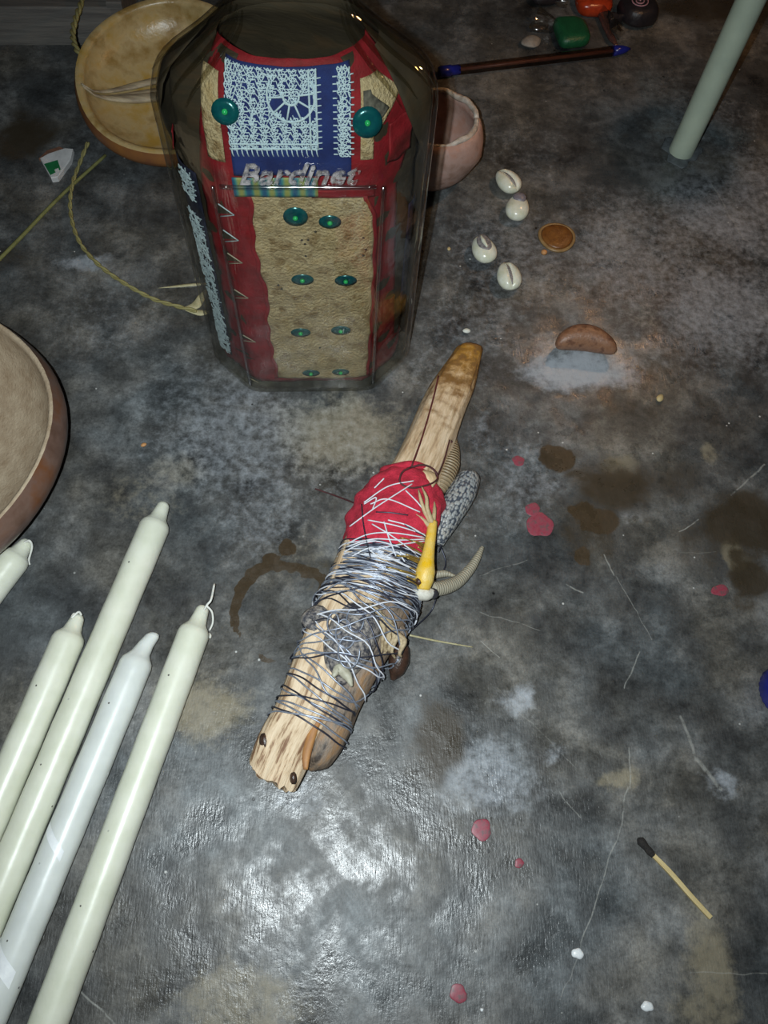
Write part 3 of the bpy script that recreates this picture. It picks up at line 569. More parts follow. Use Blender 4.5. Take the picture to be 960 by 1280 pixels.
mb = MB(); mb.tube(catmull([at(x, y, 2.35) for x, y in [(395, 788), (386, 775), (400, 768), (420, 775)]], 18), [.1, .4, .45, .15], 10, flat=.6); build('hide_scrap', mb, bark2, bu)
for k in range(9):
    x0, y0 = 462+k*3.5, 756+k*4; mb = MB()
    mb.tube(catmull([at(x0, y0, 2.45), at(x0+15+rng.uniform(-3, 3), y0+12, 2.3), at(478+k*2.5+rng.uniform(-5, 5), 800+k*2, 2.0), at(470+k*4, 818+rng.uniform(-8, 8), 1.7)], 16), [.06, .12, .1, .05], 6); build('root_fibre', mb, fibre, bu)
mb = MB(); mb.tube(catmull([at(x, y, z) for x, y, z in [(499, 798, 1.0), (500, 815, .9), (496, 836, .7), (490, 850, .5)]], 20), [.1, .42, .5, .36, .08], 16, flat=.85); build('seed_pod', mb, pod, bu)
mb = MB(); mb.tube(catmull([at(x, y, 1.5) for x, y in [(484, 770), (498, 785), (508, 795)]], 10), [.2, .3, .15], 8); build('bark_scrap', mb, bark, bu)
# red cloth
R = []; 
ts = np.linspace(8.6, 13, 34)
for i, t in enumerate(ts):
    k = 1.02+.05*math.sin(i*.5); e = np.interp(t, [8.6, 9, 12.5, 12.85, 13], [.94, 1.02, 1.06, .98, .72])
    R.append([env(t, a, e*(1+.035*math.sin(a*5+i*.35)+.025*math.sin(a*9-i*.6)+.02*math.sin(i*1.1+a*2))) for a in np.linspace(0, 2*math.pi, 48, endpoint=False)])
mb = MB().rings(R, cap=(False, False)); build('red_cloth', mb, red_cloth, bu)
mb = MB()                                 # rolled upper hem
mb.tube([env(12.75+.2*math.sin(a*2), a, .95+.03*math.sin(a*5)) for a in np.linspace(0, 2*math.pi, 44)], .22, 8); build('cloth_hem', mb, red_cloth, bu)
mb = MB(); mb.tube(catmull([at(x, y, 2.3) for x, y in [(528, 590), (538, 598), (536, 612)]], 8), [.15, .4, .1], 8, flat=.5); build('wood_chip', mb, wood, bu)
# wire windings: every turn is its own strand
def turn(t0, d, p0, k, r, mat, nm, a0=0., a1=2*math.pi, wob=.05):
    w = rng.uniform(0, 6, 3); P = []
    for a in np.linspace(a0, a1, max(10, int(46*(a1-a0)/6.28))):
        t = t0+d*math.cos(a-p0)+wob*math.sin(3*a+w[0])+wob*.5*math.sin(7*a+w[1]); P.append(env(min(max(t, .0), 12.9), a, k+.012*math.sin(5*a+w[2])))
    return build(nm, MB().tube(P, r, 5, cap=(True, True)), mat, bu)
for i in range(80):
    t0 = 6.3+2.4*i/80+rng.uniform(-.06, .06); turn(t0, rng.normal()*.22-.12, rng.uniform(-.6, .6), 1.03+.06*rng.random(), .032, [wire_m, wire_d, wire_w, wire_d, wire_m][int(rng.integers(5))], 'wire_turn')
for i in range(20):
    turn(rng.uniform(3.2, 6.3), rng.uniform(.5, 1.3)*rng.choice([-1, 1]), rng.uniform(-1.2, 1.2), 1.06+.07*rng.random(), .036, [wire_m, wire_w, wire_d, wire_m][i % 4], 'wire_turn', wob=.12)
for i, (t0, d) in enumerate([(.75, .45), (1.05, .5), (1.25, .25), (1.6, .6), (1.75, .35), (2.1, .55), (2.3, .3), (2.9, .6), (1.0, -.15), (1.9, -.2), (2.6, .2)]):
    turn(t0, -d, rng.uniform(-.3, .3), 1.04+.03*rng.random(), .04, [wire_d, wire_m, wire_m][i % 3], 'wire_turn', wob=.03)
for i in range(24):
    a0 = rng.uniform(-.1, .5); turn(rng.uniform(6.7, 8.8), .3, 1., 1.13, .04, brass, 'brass_wire', a0, a0+rng.uniform(.5, 1.0))
for i in range(4):                        # tangled loops
    x, y = [(415, 780), (428, 792), (440, 775), (432, 815)][i]; c = at(x, y, 3.0); rr = [.5, .65, .55, .7][i]
    build('wire_loop', MB().tube([c+[rr*.6*math.cos(a)+.1*a*.3, rr*math.sin(a), .06*math.sin(2*a)] for a in np.linspace(.3*i, 5.6+.3*i, 30)], .04, 5), wire_m, bu)
# white threads over the cloth (photograph points -> upper surface)
def over(x, y, extra=.06):
    lo = None; z = 2.6
    for _ in range(8):
        p = at(x, y, z); best = 9e9
        for i in range(0, 140, 2):
            a = env_a[i]; w = p-env_c[i]; la = np.linalg.norm(a[:2]); e1 = a[:2]/la; cx = w[:2].dot(e1); cy = abs(w[:2].dot([-e1[1], e1[0]]))
            if cy < best: best = cy; cc = cx/la; hh = env_h[i]; zc = env_c[i][2]
        if abs(cc) > 1.06: zt = 1.0
        else: zt = zc+hh*1.07*math.sqrt(max(0, 1-min(1, (cc/1.07)**2)))
        z = .5*z+.5*zt
    return at(x, y, z+extra)
def thread(pts, r, mat, nm, n=24, extra=.09):
    q = catmull([(x, y, 0) for x, y in pts], n)
    build(nm, MB().tube([over(p[0], p[1], extra) for p in q], r, 5), mat, bu)
for pts in [[(437, 658), (470, 634), (515, 605)], [(455, 628), (485, 608), (517, 601)], [(463, 630), (485, 624), (525, 640)], [(507, 613), (522, 628), (535, 645)], [(433, 680), (460, 668), (490, 666), (532, 672)], [(432, 684), (465, 674), (500, 675), (532, 674)], [(460, 650), (495, 657), (531, 668)], [(485, 650), (510, 657), (532, 670)], [(465, 655), (490, 670), (520, 692)], [(480, 652), (486, 672), (495, 695)], [(462, 688), (485, 683), (532, 676)], [(440, 695), (462, 685), (480, 690)], [(460, 686), (478, 698), (500, 700)], [(468, 610), (480, 598)], [(455, 630), (470, 622), (466, 636)], [(430, 690), (450, 680), (470, 676)], [(500, 690), (520, 700), (530, 712)], [(480, 697), (496, 690), (506, 702)]]:
    thread(pts, .036, wire_w, 'white_thread')
for pts in [[(452, 630), (455, 660), (463, 697)], [(505, 655), (515, 662), (532, 671)], [(470, 640), (490, 641), (510, 644)]]: thread(pts, .035, wire_d, 'dark_thread')
def free(pts, r, mat, nm, n=24, par=bu): return build(nm, MB().tube(catmull([at(x, y, z) for x, y, z in pts], n), r, 6), mat, par)
free([(394, 611, .5), (420, 620, .8), (446, 630, 1.9)], .04, twine, 'dark_thread')
free([(548, 470, 1.75), (541, 500, 2.0), (528, 545, 2.35), (514, 584, 2.75)], .045, M('maroon_thread', (.12, .02, .02), rough=.7), 'maroon_thread')
free([(514, 584, 2.75), (528, 581, 2.75), (541, 586, 2.5), (547, 597, 2.3), (538, 605, 2.6), (515, 610, 2.85), (500, 603, 2.9), (503, 590, 2.85), (514, 584, 2.75)], .05, twine, 'dark_cord')
free([(546, 597, 2.3), (555, 575, 1.9), (562, 550, 1.6)], .04, twine, 'dark_cord')
free([(565, 553, 1.4), (558, 545, 1.6), (551, 546, 1.6)], .06, twine, 'dark_cord')
for pts in [[(553, 655, .9), (557, 668, .7), (548, 690, .9)], [(548, 662, 1.2), (560, 665, .8), (552, 672, .7)], [(552, 685, .6), (557, 705, .4), (549, 722, .5)], [(547, 742, .8), (538, 765, .4), (514, 788, .7)]]: free(pts, .035, wire_d, 'loose_wire')
free([(512, 794, 1.0), (545, 801, .5), (591, 809, .06)], [.05, .05, .03], palm, 'straw_fibre')
# ribbed pod, scaly tail, claw, horn
P = [at(x, y, z) for x, y, z in [(565, 541, .5), (566, 560, .7), (562, 580, .85), (554, 600, .95), (548, 615, .95)]]
build('ribbed_pod', MB().tube(catmull(P, 30), [.1, .35, .55, .55, .3], 16), rib_m, bu)
P = [at(x, y, z) for x, y, z in [(588, 588, .75), (586, 598, .8), (575, 620, .85), (562, 642, .85), (551, 663, .8), (546, 680, .75)]]
build('scaly_tail', MB().tube(catmull(P, 40), [.1, .55, .72, .72, .66, .55, .34], 20), scale_m, bu)
leg = build('claw_leg', MB().tube(catmull([at(x, y, z) for x, y, z in [(541, 652, 2.55), (538, 675, 2.6), (534, 700, 2.55), (531, 720, 2.4), (529, 737, 2.2)]], 30), [.22, .24, .26, .34, .46, .44, .3], 16), yellow_skin, bu)
for pts in [[(540, 655, 2.6), (531, 640, 2.8), (526, 625, 2.95), (523, 612, 2.9)], [(540, 654, 2.65), (534, 636, 2.95), (533, 622, 3.0), (527, 608, 2.9)], [(541, 654, 2.6), (543, 640, 2.7), (543, 627, 2.5)], [(537, 658, 2.55), (529, 650, 2.75), (520, 643, 2.85)]]:
    free(pts, [.15, .11, .09, .03], toe_m, 'toe', 16, leg)
build('bone_joint', MB().tube(catmull([at(x, y, 2.0) for x, y in [(516, 738), (524, 741), (534, 742), (543, 740)]], 14), [.15, .36, .34, .15], 12), bone, bu)
build('dark_knuckle', MB().lathe([(.02, -.28), (.2, -.2), (.28, 0), (.2, .2), (.02, .28)], at(541, 742, 1.9), 14), dark_m, bu)
build('dark_knuckle', MB().lathe([(.02, -.2), (.15, -.15), (.2, 0), (.15, .15), (.02, .2)], at(524, 727, 2.5), 12), pod, bu)
build('curved_horn', MB().tube(catmull([at(x, y, z) for x, y, z in [(540, 737, 1.3), (556, 734, 1.0), (572, 727, .7), (587, 712, .5), (596, 698, .4), (603, 684, .3)]], 40), [.36, .36, .32, .26, .2, .1], 14), horn_m, bu)
build('small_horn', MB().tube(catmull([at(x, y, .6) for x, y in [(542, 719), (556, 717), (569, 720)]], 14), [.2, .18, .05], 10), horn_m, bu)

# ------------------------------------------------------------------ lying candles
def candle(tip, shoulder, far, label, mat, wick, r=.74, zlift=0., length=22., tipk=.36, bend=0., smear=()):
    a = at(*tip, r+zlift); b = at(*far, r+zlift); d = b-a; d[2] = 0; d /= np.linalg.norm(d)
    sh = np.linalg.norm(at(*shoulder, r+zlift)-a)
    c = thing('candle', label, 'candle', (*(a+d*length*.5)[:2], 0), 'white candles lying side by side')
    prof = [(.08, 0), (tipk*.62, .06), (tipk*.85, .2), (tipk, .5*sh), (.44, .8*sh), (.6, .97*sh), (.69, sh+.08), (r, sh+.3)]
    t = np.r_[np.linspace(sh+.6, length-.1, 24)]
    pr = prof+[(r*(1+.012*math.sin(q*2.3)), q) for q in t]+[(r*.93, length)]
    m_ = MB().lathe(pr, a, 28, d); sd = np.cross(d, [0, 0, 1]); k_ = np.clip(sh-(m_.v[0]-a) @ d, 0, 9); m_.v[0] = m_.v[0]-np.outer(k_*k_*bend, sd)
    build('wax_stick', m_, mat, c)
    for t0, t1, f0, f1 in smear:
        G = [[a+d*(t0+(t1-t0)*u+.9*(w_-.5))+(r*1.03)*(np.cross(d, [0, 0, 1])*math.cos(f0+(f1-f0)*w_)+np.array([0, 0, 1])*math.sin(f0+(f1-f0)*w_)) for w_ in np.linspace(.0, 1, 10)] for u in (0, .3, .7, 1)]
        build('wax_smear', MB().grid(G), white_wax, c)
    if wick: build('wick', MB().tube(catmull([at(x, y, z) for x, y, z in wick], 20), .055, 6), wick_m, c)
    return c
candle((206, 628), (197, 654), (-21, 1162), 'longest-reaching white candle with a blunt bare tip beside the stub-wicked one', wax, None)
candle((99, 768), (89, 794), (-20, 1042), 'white candle with a short curled wick stub at its tip', wax, [(98, 774, .8), (93, 767, .95), (90, 772, 1.1), (98, 765, 1.1), (102, 769, .9)])
candle((187, 789), (173, 824), (31, 1162), 'bluish-white candle with a crooked bare tip and chalky smears', wax_w, None, bend=.16, smear=[(9.2, 9.6, .6, 2.2), (13.6, 14.2, .5, 2.3)])
w = candle((255, 757), (244, 786), (104, 1162), 'white candle with a long frayed wick lying nearest the bound stick', wax, [(253, 766, .85), (259, 756, 1.2), (264, 749, 1.2), (268, 730, .9)])
build('wick', MB().tube(catmull([at(x, y, z) for x, y, z in [(258, 757, 1.2), (265, 765, 1.0), (266, 778, .6), (262, 788, .4)]], 16), .05, 6), wick_m, w)
candle((36, 675), (20, 694), (-62, 802), 'white candle with a drooping wick beside the brown calabash bowl', wax, [(30, 678, 1.0), (37, 676, 1.15), (40, 684, .8), (36, 700, .25), (37, 706, .12)])

# ------------------------------------------------------------------ standing candles
def upright(px_, label, hgt, lit):
    p = at(*px_); c = thing('standing_candle', label, 'candle', p)
    pr = [(.80, 0), (.82, .1)]+[(.80, z) for z in np.linspace(.5, hgt-1.2, 18)]+[(.74, hgt-1.0), (.55, hgt-.5), (.4, hgt-.1), (.08, hgt)]
    build('wax_stick', MB().lathe(pr, p, 28), wax_green, c)
    build('wick', MB().tube([p+[0, 0, hgt-.05], p+[.03, 0, hgt+.4], p+[.1, 0, hgt+.8]], .06, 6), char_m if lit else wick_m, c)
    a = np.linspace(0, 2*math.pi, 26, endpoint=False); rr = 1.25+.25*np.sin(3*a+1)+.15*np.sin(7*a)
    build('wax_foot', dome(np.c_[p[0]+rr*np.cos(a), p[1]+rr*np.sin(a)], .12), soot_wax, c)
    if lit:
        n = N('flame'); e = n.new('ShaderNodeEmission'); n.set(e.inputs[0], (1., .50, .14)); e.inputs[1].default_value = 260.; n.t.links.new(e.outputs[0], n.out.inputs[0])
        build('flame', MB().lathe([(.03, 0), (.28, .35), (.36, .8), (.26, 1.5), (.1, 2.2), (.02, 2.7)], p+[.08, 0, hgt+.3], 14), n.m, c)
        L = bpy.data.lights.new('candle_glow_offscreen', 'POINT'); L.energy = 1.5; L.color = (1., .55, .30); L.shadow_soft_size = .004
        lo = bpy.data.objects.new('candle_glow_offscreen', L); COL.objects.link(lo); lo.location = Vector((p+[.08, 0, hgt+1.4])*U)
wax_green = M('wax_greenish', (.50, .57, .45), (.43, .50, .40), lam=2., rough=.45, src='obj', Subsurface_Weight=.2, Subsurface_Radius=(.004, .004, .003), Subsurface_Scale=.5)
soot_wax = M('sooty_wax', (.07, .08, .085), (.12, .14, .15), lam=.5, rough=.5, src='obj', bump=.05)
upright((851, 190), 'pale candle standing upright on a sooty patch of floor', 20.5, True)

# ------------------------------------------------------------------ calabash bowls, clay pot
def bowl(o, R, h, n=64, out=None, inn=None, name='', label='', cat='bowl', squash=1., rim=.35, tilt=(0, 0, 1), bulge=1.04):
    t = thing(name, label, cat, (o[0], o[1], 0)); wob = lambda ph, z: 1+.012*np.sin(ph*2+1)+.008*np.sin(ph*5)
    pr_o = [(.3, 0)]+[(R*bulge*math.sin(a)**.8 if a < 1.57 else R*bulge, h*(1-math.cos(a))*.80) for a in np.linspace(.45, 1.57, 12)]+[(R*(bulge*.6+.4), h*.9), (R, h)]
    pr_o = sorted(pr_o, key=lambda q: q[1])
    build('outer_shell', MB().lathe(pr_o, o, n, tilt, wob, cap=(True, False), sy=squash), out, t)
    pr_i = [(R, h), (R-rim*.4, h+.05), (R-rim, h-.05)]+[((R-rim)*math.cos(a)**.75, h-.1-(h-.6)*math.sin(a)) for a in np.linspace(.08, 1.5, 14)]+[(.02, .5)]
    build('inner_flesh', MB().lathe(pr_i, o, n, tilt, wob, cap=(False, False), sy=squash), inn, t); return t
bowl(at(-92, 598, 0.), 7.6, 4.6, out=gourd_out, inn=gourd_in, name='calabash_bowl', label='brown calabash half bowl with a pale dry inside, near the candles', rim=.22)
n_y = at(226, 141, 0.)+np.array([0, 0, .5])
GT = np.array([0, -.22, .97]); yb = bowl(n_y, 5.7, 2.8, out=M('gourd_y_out', (.26, .11, .03), (.18, .07, .03), lam=1.5, rough=.4, src='obj'), inn=gourd_y, name='gourd_bowl', label='yellow-brown half gourd bowl partly hidden by the glass bottle', squash=1.0, rim=.45, tilt=GT)
GB = np.array([[1, 0, 0], [0, .975, .221], [0, -.221, .975]])
# pale fibrous seam across the inside of the half gourd
for k, (off, w, m, hh) in enumerate([(.6, .55, gourd_ridge, .0), (1.7, .35, gourd_ridge, .15), (1.15, .3, gourd_ridge, -.1)]):
    P = []
    for u in np.linspace(-1, 1, 30):
        x = 5.2*u; y = off*(1-u*u)+.9*u-.2; rr = min(math.hypot(x, y)/5.25, 1.); zz = 2.7-(2.2)*(1-rr**2.667)**.5 if rr < 1 else 2.7
        P.append(n_y+np.array([x, y, zz+.12+hh]) @ GB)
    build('inner_seam', MB().tube(P, [.1, w, w, w, .1], 10, flat=.45), m, yb)
pp = at(538, 216, 0.)
pot = thing('clay_pot', 'small pinkish clay pot with a chipped pale rim behind the bottle', 'pot', pp)
wob = lambda ph, z: 1+.02*np.sin(ph*3+z)+.01*np.sin(ph*7+z*2)
build('pot_body', MB().lathe([(1.3, 0), (2.0, .4), (2.6, 1.2), (2.95, 2.2), (2.95, 3.0), (2.75, 3.7), (2.5, 4.1), (2.2, 4.0), (2.45, 3.4), (2.55, 2.4), (2.0, 1.0), (.05, .5)], pp, 40, None, wob, cap=(True, False)), clay, pot)
a = np.linspace(0, 2*math.pi, 60)
build('chipped_rim', MB().tube([pp+[2.36*math.cos(q), 2.36*math.sin(q), 4.08+.07*math.sin(q*5)+.05*math.sin(11*q)] for q in a], [.16, .2, .12, .2, .15, .22, .1, .2, .16], 8), clay_rim, pot)

# ------------------------------------------------------------------ cords and straw
cord = thing('raffia_cord', 'thin twisted raffia cord trailing from the half gourd towards the bottle', 'cord', at(92, 270))
def twisted(pts, r, par, mat):
    c = catmull([at(x, y, z) for x, y, z in pts], 160); L = np.r_[0, np.cumsum(np.linalg.norm(np.diff(c, axis=0), axis=1))]
    T = np.gradient(c, axis=0); T /= np.linalg.norm(T, axis=1)[:, None]; S = np.cross(T, [0, 0, 1]); S /= np.linalg.norm(S, axis=1)[:, None]; W = np.cross(S, T)
    for k in (0, 1):
        a = L*4.2+k*math.pi; build('strand', MB().tube(c+(S*np.cos(a)[:, None]+W*np.sin(a)[:, None])*r*.6, r*.75, 6), mat, par)
twisted([(110, 178, .3), (101, 200, .2), (90, 232, .2), (88, 265, .2), (98, 300, .2), (120, 328, .2), (152, 352, .2), (190, 373, .2), (222, 383, .2), (246, 389, .2)], .10, cord, raffia)
build('frayed_end', MB().tube(catmull([at(x, y, .15) for x, y in [(228, 386), (244, 382), (252, 371), (258, 362)]], 12), [.08, .3, .25, .05], 8, flat=.3), palm, cord)
build('frayed_end', MB().tube(catmull([at(x, y, .12) for x, y in [(232, 387), (250, 391), (262, 390)]], 10), [.08, .22, .1], 8, flat=.3), palm, cord)
build('palm_strip', MB().tube(catmull([at(x, y, .08) for x, y in [(198, 360), (228, 357), (262, 354)]], 12), [.02, .12, .1], 6, flat=.25), palm, o=at(230, 357), label='flat dry palm strip lying beside the end of the raffia cord', cat='palm strip')
c2 = thing('raffia_cord', 'raffia cord looped over the wooden board into the half gourd', 'cord', at(95, 40))
twisted([(106, 74, 3.2), (96, 62, 3.4), (91, 45, 3.2), (94, 25, 3.1), (101, 5, 3.0), (104, -20, 2.9)], .15, c2, raffia)
build('straw_stem', MB().tube(catmull([at(x, y, .12) for x, y in [(-20, 343), (20, 303), (75, 246), (132, 194)]], 30), [.12, .12, .11, .1], 7), stem_m, o=at(60, 260), label='straight olive-green straw stem lying on the floor past the printed shard', cat='straw')
c3 = thing('raffia_cord', 'short raffia cord standing out behind the half gourd', 'cord', at(226, 10))
twisted([(226, 26, 2.6), (226, 12, 2.2), (229, -10, 1.6), (231, -30, .4)], .13, c3, raffia)

# ------------------------------------------------------------------ wooden board, printed shard
z1 = 2.6; A = at(-60, 57); B = at(120, 57); q = (B-A)/np.linalg.norm(B-A); per = np.array([-q[1], q[0], 0]); E1 = A-q*14; E2 = at(150, 56)
bd = thing('wooden_board', 'weathered grey wooden board with a reddish top in the back corner', 'board', (E1+E2)/2)
def boxm(p0, p1, dep, z0, z1, bev=.12):
    c = [p0, p1, p1+per*dep, p0+per*dep]; return MB().slab([x[:2] for x in c], z0, z1, bev)
hard(build('board_plank', boxm(E1, E2, 13., 0, z1), board_g, bd, smooth=False))
hard(build('board_plank', boxm(E1+per*2.2, E2-q*1.2+per*2.2, 10., z1, z1+.6), board_r, bd, smooth=False))
hard(build('board_batten', boxm(E2-q*.2-per*.0, E2+q*.8, 13., 0, z1+.3), board_g, bd, smooth=False))
sh = thing('printed_shard', 'white shard with a green square print lying by the straw stem', 'shard', at(72, 206))
O = [(52, 203), (66, 228), (74, 227), (90, 205), (93, 191), (84, 190), (62, 197)]
def pslab(P, z0, z1, bev=.03): return MB().slab([at(x, y, z0)[:2] for x, y in P], z0, z1, bev)
hard(build('shard_body', pslab(O, 0, .35, .08), white_pl, sh, smooth=False))
build('broken_edge', pslab([(50, 202), (62, 198), (82, 190), (76, 187), (60, 192)], 0, .25), rust_m, sh, smooth=False)
build('green_print', pslab([(55, 205), (72, 200), (76, 212), (63, 219)], .352, .362, .0), green_pr, sh, smooth=False)
build('white_print_mark', pslab([(68, 212), (73, 210), (74, 213), (70, 216)], .363, .368, .0), white_pl, sh, smooth=False)

# ------------------------------------------------------------------ pen and wrapped sweets
pn = thing('ballpoint_pen', 'clear brownish ballpoint pen with blue plug and blue cap end', 'pen', at(670, 75))
pa, pb = at(548, 90, .4), at(788, 61, .4); d = (pb-pa); Lp = np.linalg.norm(d); d /= Lp
def seg(a, b, r, m, nm, n=16): return build(nm, MB().lathe([(r0, a+(b-a)*t) for t, r0 in r], pa, n, d), m, pn)
hard(seg(1.4, Lp-1.3, [(0, .36), (1, .36)], pen_clear, 'barrel', 6)); seg(.2, Lp-1.0, [(0, .13), (1, .13)], M('ink_tube', (.20, .10, .07), (.13, .06, .05), rough=.4, src='obj'), 'ink_tube')
seg(0, 1.5, [(0, .3), (.1, .37), (.6, .37), (.62, .33), (1, .33)], blue_pl, 'end_plug'); seg(Lp-1.35, Lp, [(0, .34), (.5, .3), (.75, .2), (1, .06)], blue_pl, 'tip_cone')
def crumple(c, axis, L, r0, r1, mat, nm, par, n=18, seed=0):
    rr = np.random.default_rng(seed); B = frame(axis); R = []
    for t in np.linspace(0, 1, 9):
        r = r0+(r1-r0)*t; ph = np.linspace(0, 2*math.pi, n, endpoint=False); f = 1+.45*t*np.sin(ph*5+seed)+rr.uniform(-.15, .15, n)
        q = np.stack([np.cos(ph)*r*f, np.sin(ph)*r*f*.55, np.full(n, L*t)], 1) @ B+np.array(c); q[:, 2] = np.maximum(q[:, 2], .03); R.append(q)
    return build(nm, MB().rings(R, cap=(False, False)), mat, par)
def blobm(c, rx, ry, rz, ang=0., n=22, k=2.4, seed=0):
    """rounded cushion body"""
    P = []; rr = np.random.default_rng(seed); w = rr.uniform(0, 6, 3)
    for u in np.linspace(-math.pi/2+.02, math.pi/2-.02, 12):
        row = []
        for a in np.linspace(0, 2*math.pi, n, endpoint=False):
            e = lambda x: math.copysign(abs(x)**(2/k), x); f = 1+.04*math.sin(3*a+w[0])+.03*math.sin(5*u+w[1])
            x, y, z = rx*e(math.cos(u))*e(math.cos(a))*f, ry*e(math.cos(u))*e(math.sin(a))*f, rz*e(math.sin(u))
            row.append((c[0]+x*math.cos(ang)-y*math.sin(ang), c[1]+x*math.sin(ang)+y*math.cos(ang), c[2]+z))
        P.append(row)
    return MB().rings(P)
t = thing('wrapped_sweet', 'green wrapped sweet with a clear crumpled twist beside the pen', 'sweet', at(712, 42))
build('sweet_body', blobm(at(714, 40, .55), 1.15, 1.35, .5, .15, k=4, seed=2), green_pl, t); crumple(at(700, 34, .5), (-1, .2, .1), 1.9, .3, .95, clear, 'wrapper_twist', t, seed=3)
t = thing('wrapped_sweet', 'orange-red wrapped sweet with a brown twisted wrapper end', 'sweet', at(742, 8))
build('sweet_body', blobm(at(742, 4, .6), 1.3, 1.0, .6, 0, k=3.5, seed=3), red_pl, t); crumple(at(752, 14, .6), (.35, -1, -.1), 2.6, .45, .8, clear, 'wrapper_film', t, seed=5)
build('wrapper_twist', MB().tube(catmull([at(x, y, .4) for x, y in [(755, 18), (757, 32), (763, 45), (771, 57)]], 20), [.5, .32, .22, .28, .1], 9, flat=.6), M('brown_film', (.10, .045, .035), (.05, .03, .03), lam=.2, rough=.2), t)
t = thing('wrapped_sweet', 'black wrapped sweet with a pink spiral on top', 'sweet', at(798, 18))
build('sweet_body', blobm(at(798, 12, .75), 1.35, 1.35, .75, .3, k=3, seed=4), black_pl, t); c = at(799, 1, 1.52)
build('pink_spiral', MB().tube([c+[(.08+.045*q)*math.cos(q)*1.0, (.08+.045*q)*math.sin(q), 0] for q in np.linspace(0, 14, 60)], .05, 5), pink_m, t)
crumple(at(778, 22, .5), (-1, -.35, -.1), 1.2, .25, .6, black_pl, 'wrapper_twist', t, seed=7)
t = thing('wrapped_sweet', 'dark wrapped sweet lying behind the clear twist', 'sweet', at(682, -2)); build('sweet_body', blobm(at(682, -6, .55), 1.1, .8, .55, .2, seed=6), black_pl, t); crumple(at(692, 0, .5), (1, 0, .1), 1.0, .25, .6, clear, 'wrapper_twist', t, seed=9)
for i, (x, y) in enumerate([(674, 32), (664, 52)]):
    build('film_scrap' if i == 0 else 'wax_lump', blobm(at(x, y, .3), .75, .6, .3, .4, k=1.7, seed=9+i), clear if i == 0 else M('grey_lump', (.30, .28, .24), (.2, .18, .16), lam=.4, rough=.6, src='obj'), o=at(x, y), label=['clear crumpled film scrap left of the green sweet', 'small grey wax lump between pen and sweets'][i] if i else 'clear crumpled film scrap beside the green sweet', cat=['wrapper', 'wax lump'][i])

# ------------------------------------------------------------------ cowries, disc, seed, match
def cowrie(x, y, ang, label, style):
    p = at(x, y); t = thing('cowrie_shell', label, 'shell', p, 'cowrie shells on the floor'); ca, sa = math.cos(ang), math.sin(ang); P = []; la, wi, hi = 1.0, .72, .52
    def W(u, v, w): return (p[0]+u*ca-v*sa, p[1]+u*sa+v*ca, w)
    for i, s in enumerate(np.linspace(-1, 1, 22)):
        s2 = s*.995; prof = math.sqrt(max(0, 1-s2*s2)); eg = prof*(1-.16*s2); row = []
        for a in np.linspace(0, 2*math.pi, 28, endpoint=False):
            v = math.cos(a)*wi*eg; w = .5+math.sin(a)*hi*(eg if math.sin(a) > 0 else eg*.9)
            if style == 'slit' and math.sin(a) > 0: w -= .26*math.exp(-(v/.11)**2)*min(1, prof*1.2)
            row.append(W(s2*la, v, max(w, .02)))
        P.append(row)
    build('shell_body', MB().rings(P), shell_m, t)
    if style == 'slit':
        build('aperture', MB().tube([W(s*la, .02*math.sin(s*3), .5+hi*math.sqrt(1-s*s)*(1-.16*s)-.155) for s in np.linspace(-.82, .82, 16)], [.02, .10, .12, .11, .02], 8, flat=.4), shell_d, t)
        for s in np.linspace(-.6, .6, 9):
            for sg in (-1, 1): build('tooth', MB().tube([W(s, sg*.07, .5+hi*math.sqrt(1-s*s)-.13), W(s, sg*.17, .5+hi*math.sqrt(1-s*s)-.05)], .025, 4), shell_m, t)
    elif style == 'cap':
        build('worn_cap', blobm(np.array(W(.38, 0, .93)), .38, .42, .22, ang, k=2, seed=1), M('grey_shell', (.22, .20, .22), (.15, .13, .15), lam=.2, rough=.4, src='obj'), t)
    else:
        build('open_back', blobm(np.array(W(.12, 0, .93)), .66, .42, .17, ang, k=2, seed=1), shell_d, t); build('inner_whorl', MB().tube(catmull([W(-.35, .0, 1.06), W(.1, .08, 1.12), W(.6, .05, 1.04)], 10), [.06, .13, .05], 8), shell_m, t)
cowrie(633, 234, math.radians(122), 'white cowrie with its slit up, touching the grey-capped cowrie', 'slit')
cowrie(645, 267, math.radians(78), 'white cowrie with a worn grey cap on its back', 'cap')
cowrie(603, 319, math.radians(108), 'white cowrie with an opened back showing grey inside', 'open')
cowrie(634, 352, math.radians(98), 'white cowrie with its slit up, beside the opened-back cowrie', 'slit')
c = at(696, 297); t = thing('amber_disc', 'round flat amber-brown wax disc on the floor near the cowries', 'wax disc', c)
build('disc_body', MB().lathe([(.95, 0), (.98, .1), (.9, .2), (.5, .17), (.02, .2)], c, 32, None, lambda ph, z: 1+.03*np.sin(ph*3)), amber, t)
build('disc_edge', MB().lathe([(1.18, 0), (1.15, .09), (1.0, .13), (.97, .0)], c, 32, None, lambda ph, z: 1+.03*np.sin(ph*3)), amber_rim, t)
build('wax_droplet', MB().lathe([(.2, 0), (.18, .1), (.1, .17), (.01, .19)], at(680, 316), 12), crumb_o, o=at(680, 316), label='tiny orange wax droplet beside the amber disc', cat='wax drop')
R = []; c = at(727, 440)
for i, s in enumerate(np.linspace(-1, 1, 30)):
    s2 = s*.998; r = (1-s2*s2)**.42; arc = np.array([1.72*s2, .62*(1-s2*s2)-.22-.16*s2, 0]); row = []
    for a in np.linspace(0, 2*math.pi, 22, endpoint=False):
        row.append(c+arc+np.array([0, .72*r*math.cos(a), max(.02, .80+.82*r*math.sin(a))]))
    R.append(row)
build('brown_seed', MB().rings(R), brown_seed, o=c, label='large brown kidney-shaped seed lying on a whitish smear', cat='seed')
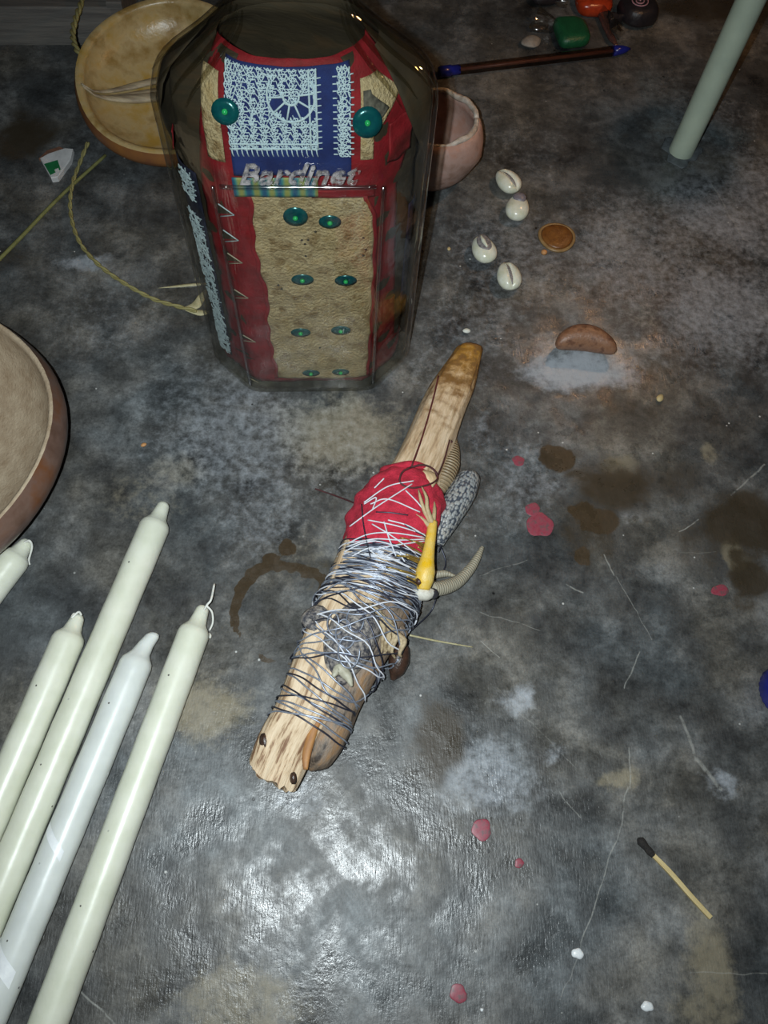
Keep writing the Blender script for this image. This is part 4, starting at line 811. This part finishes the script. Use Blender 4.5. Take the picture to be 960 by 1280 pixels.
t = thing('burnt_match', 'burnt wooden matchstick with a black charred head', 'match', at(842, 1097)); ma, mb_ = at(797, 1048, .13), at(888, 1147, .13); dv = mb_-ma
def sq(P, r, mat, nm): hard(build(nm, MB().tube(P, r, 4, up=(.7, .2, .7)), mat, t, smooth=False))
sq(catmull([ma+dv*.2, ma+dv*.45+[.02, .03, 0], ma+dv*.75, mb_], 14), [.125, .14, .14, .14, .13], match_w, 'match_splint')
build('charred_head', MB().tube(catmull([ma, ma+dv*.06+[0, .02, .03], ma+dv*.14, ma+dv*.225], 16), [.06, .2, .19, .15, .17, .12], 8), char_m, t)

# ------------------------------------------------------------------ wax drops, crumbs, blue cap
def drop(x, y, rx, ry, mat, label, h=.05, seed=0, cat='wax drop', name='wax_drop', group=None):
    rr = np.random.default_rng(seed+50); w = rr.uniform(0, 6, 3); c = at(x, y); sx, sy = pxs(x, y); a = np.linspace(0, 2*math.pi, 24, endpoint=False); f = 1+.08*np.sin(2*a+w[0])+.06*np.sin(3*a+w[1])+.05*np.sin(5*a+w[2])
    build(name, dome(np.c_[c[0]+rx*sx*f*np.cos(a), c[1]+ry*sy*f*np.sin(a)], h), mat, o=c, label=label, cat=cat, group=group)
G1 = 'red wax drops on the floor'; G2 = 'white wax drops on the floor'
for i, (x, y, rx, ry, l) in enumerate([(602, 1037, 13, 13, 'round red wax drop on bare floor past the splintered stick end'), (649, 1079, 6, 6, 'small red wax drop between the match and the round red drop'), (573, 1242, 11, 12, 'red wax drop level with the two white wax drops'), (900, 738, 11, 7, 'red wax drop among the dark brown stains'), (675, 656, 16, 16, 'largest flaky red wax splash beside the brown stain'), (666, 637, 10, 8, 'red wax fleck touching the largest red splash'), (648, 576, 8, 6, 'pinkish wax fleck beside the dark wet spot')]):
    drop(x, y, rx, ry, red_wax, l, .025, i, group=G1)
for i, (x, y, r, l) in enumerate([(722, 1192, 7.5, 'bright white wax drop below the burnt match'), (809, 1258, 7.5, 'bright white wax drop beside the grey-tan floor patch'), (602, 1262, 2.5, 'tiny white wax speck beside a red wax drop')]):
    drop(x, y, r, r, white_wax, l, .12, 20+i, group=G2)
for i, (x, y, r, m, l) in enumerate([(583, 415, 5, crumb_w, 'white crumb just beyond the yellow tip of the stick'), (180, 557, 4, crumb_o, 'orange crumb on bare floor above the longest candle'), (824, 499, 6, crumb_y, 'yellowish crumb on bare floor below the brown seed'), (561, 312, 3, crumb_y, 'tiny yellowish crumb by the opened-back cowrie'), (262, 795, 4, crumb_w, 'white wax crumb beside the frayed candle wick')]):
    p = at(x, y); s_ = pxs(x, y)[0]; build('crumb', blobm(p+[0, 0, r*s_*.5], r*s_, r*s_*.7, r*s_*.5, .5*i, n=10, k=1.8, seed=i), m, o=p, label=l, cat='crumb')
c = at(984, 866); t = thing('bottle_cap', 'blue plastic bottle cap at the edge of the floor', 'cap', c)
build('cap_body', MB().lathe([(1.35, 0), (1.38, .1), (1.36, 1.0), (1.25, 1.2), (.02, 1.2)], c, 60, None, lambda ph, z: 1+.015*np.sign(np.sin(ph*30))), blue_pl, t)
for o in COL.objects:
    if '_o' in o: del o['_o']
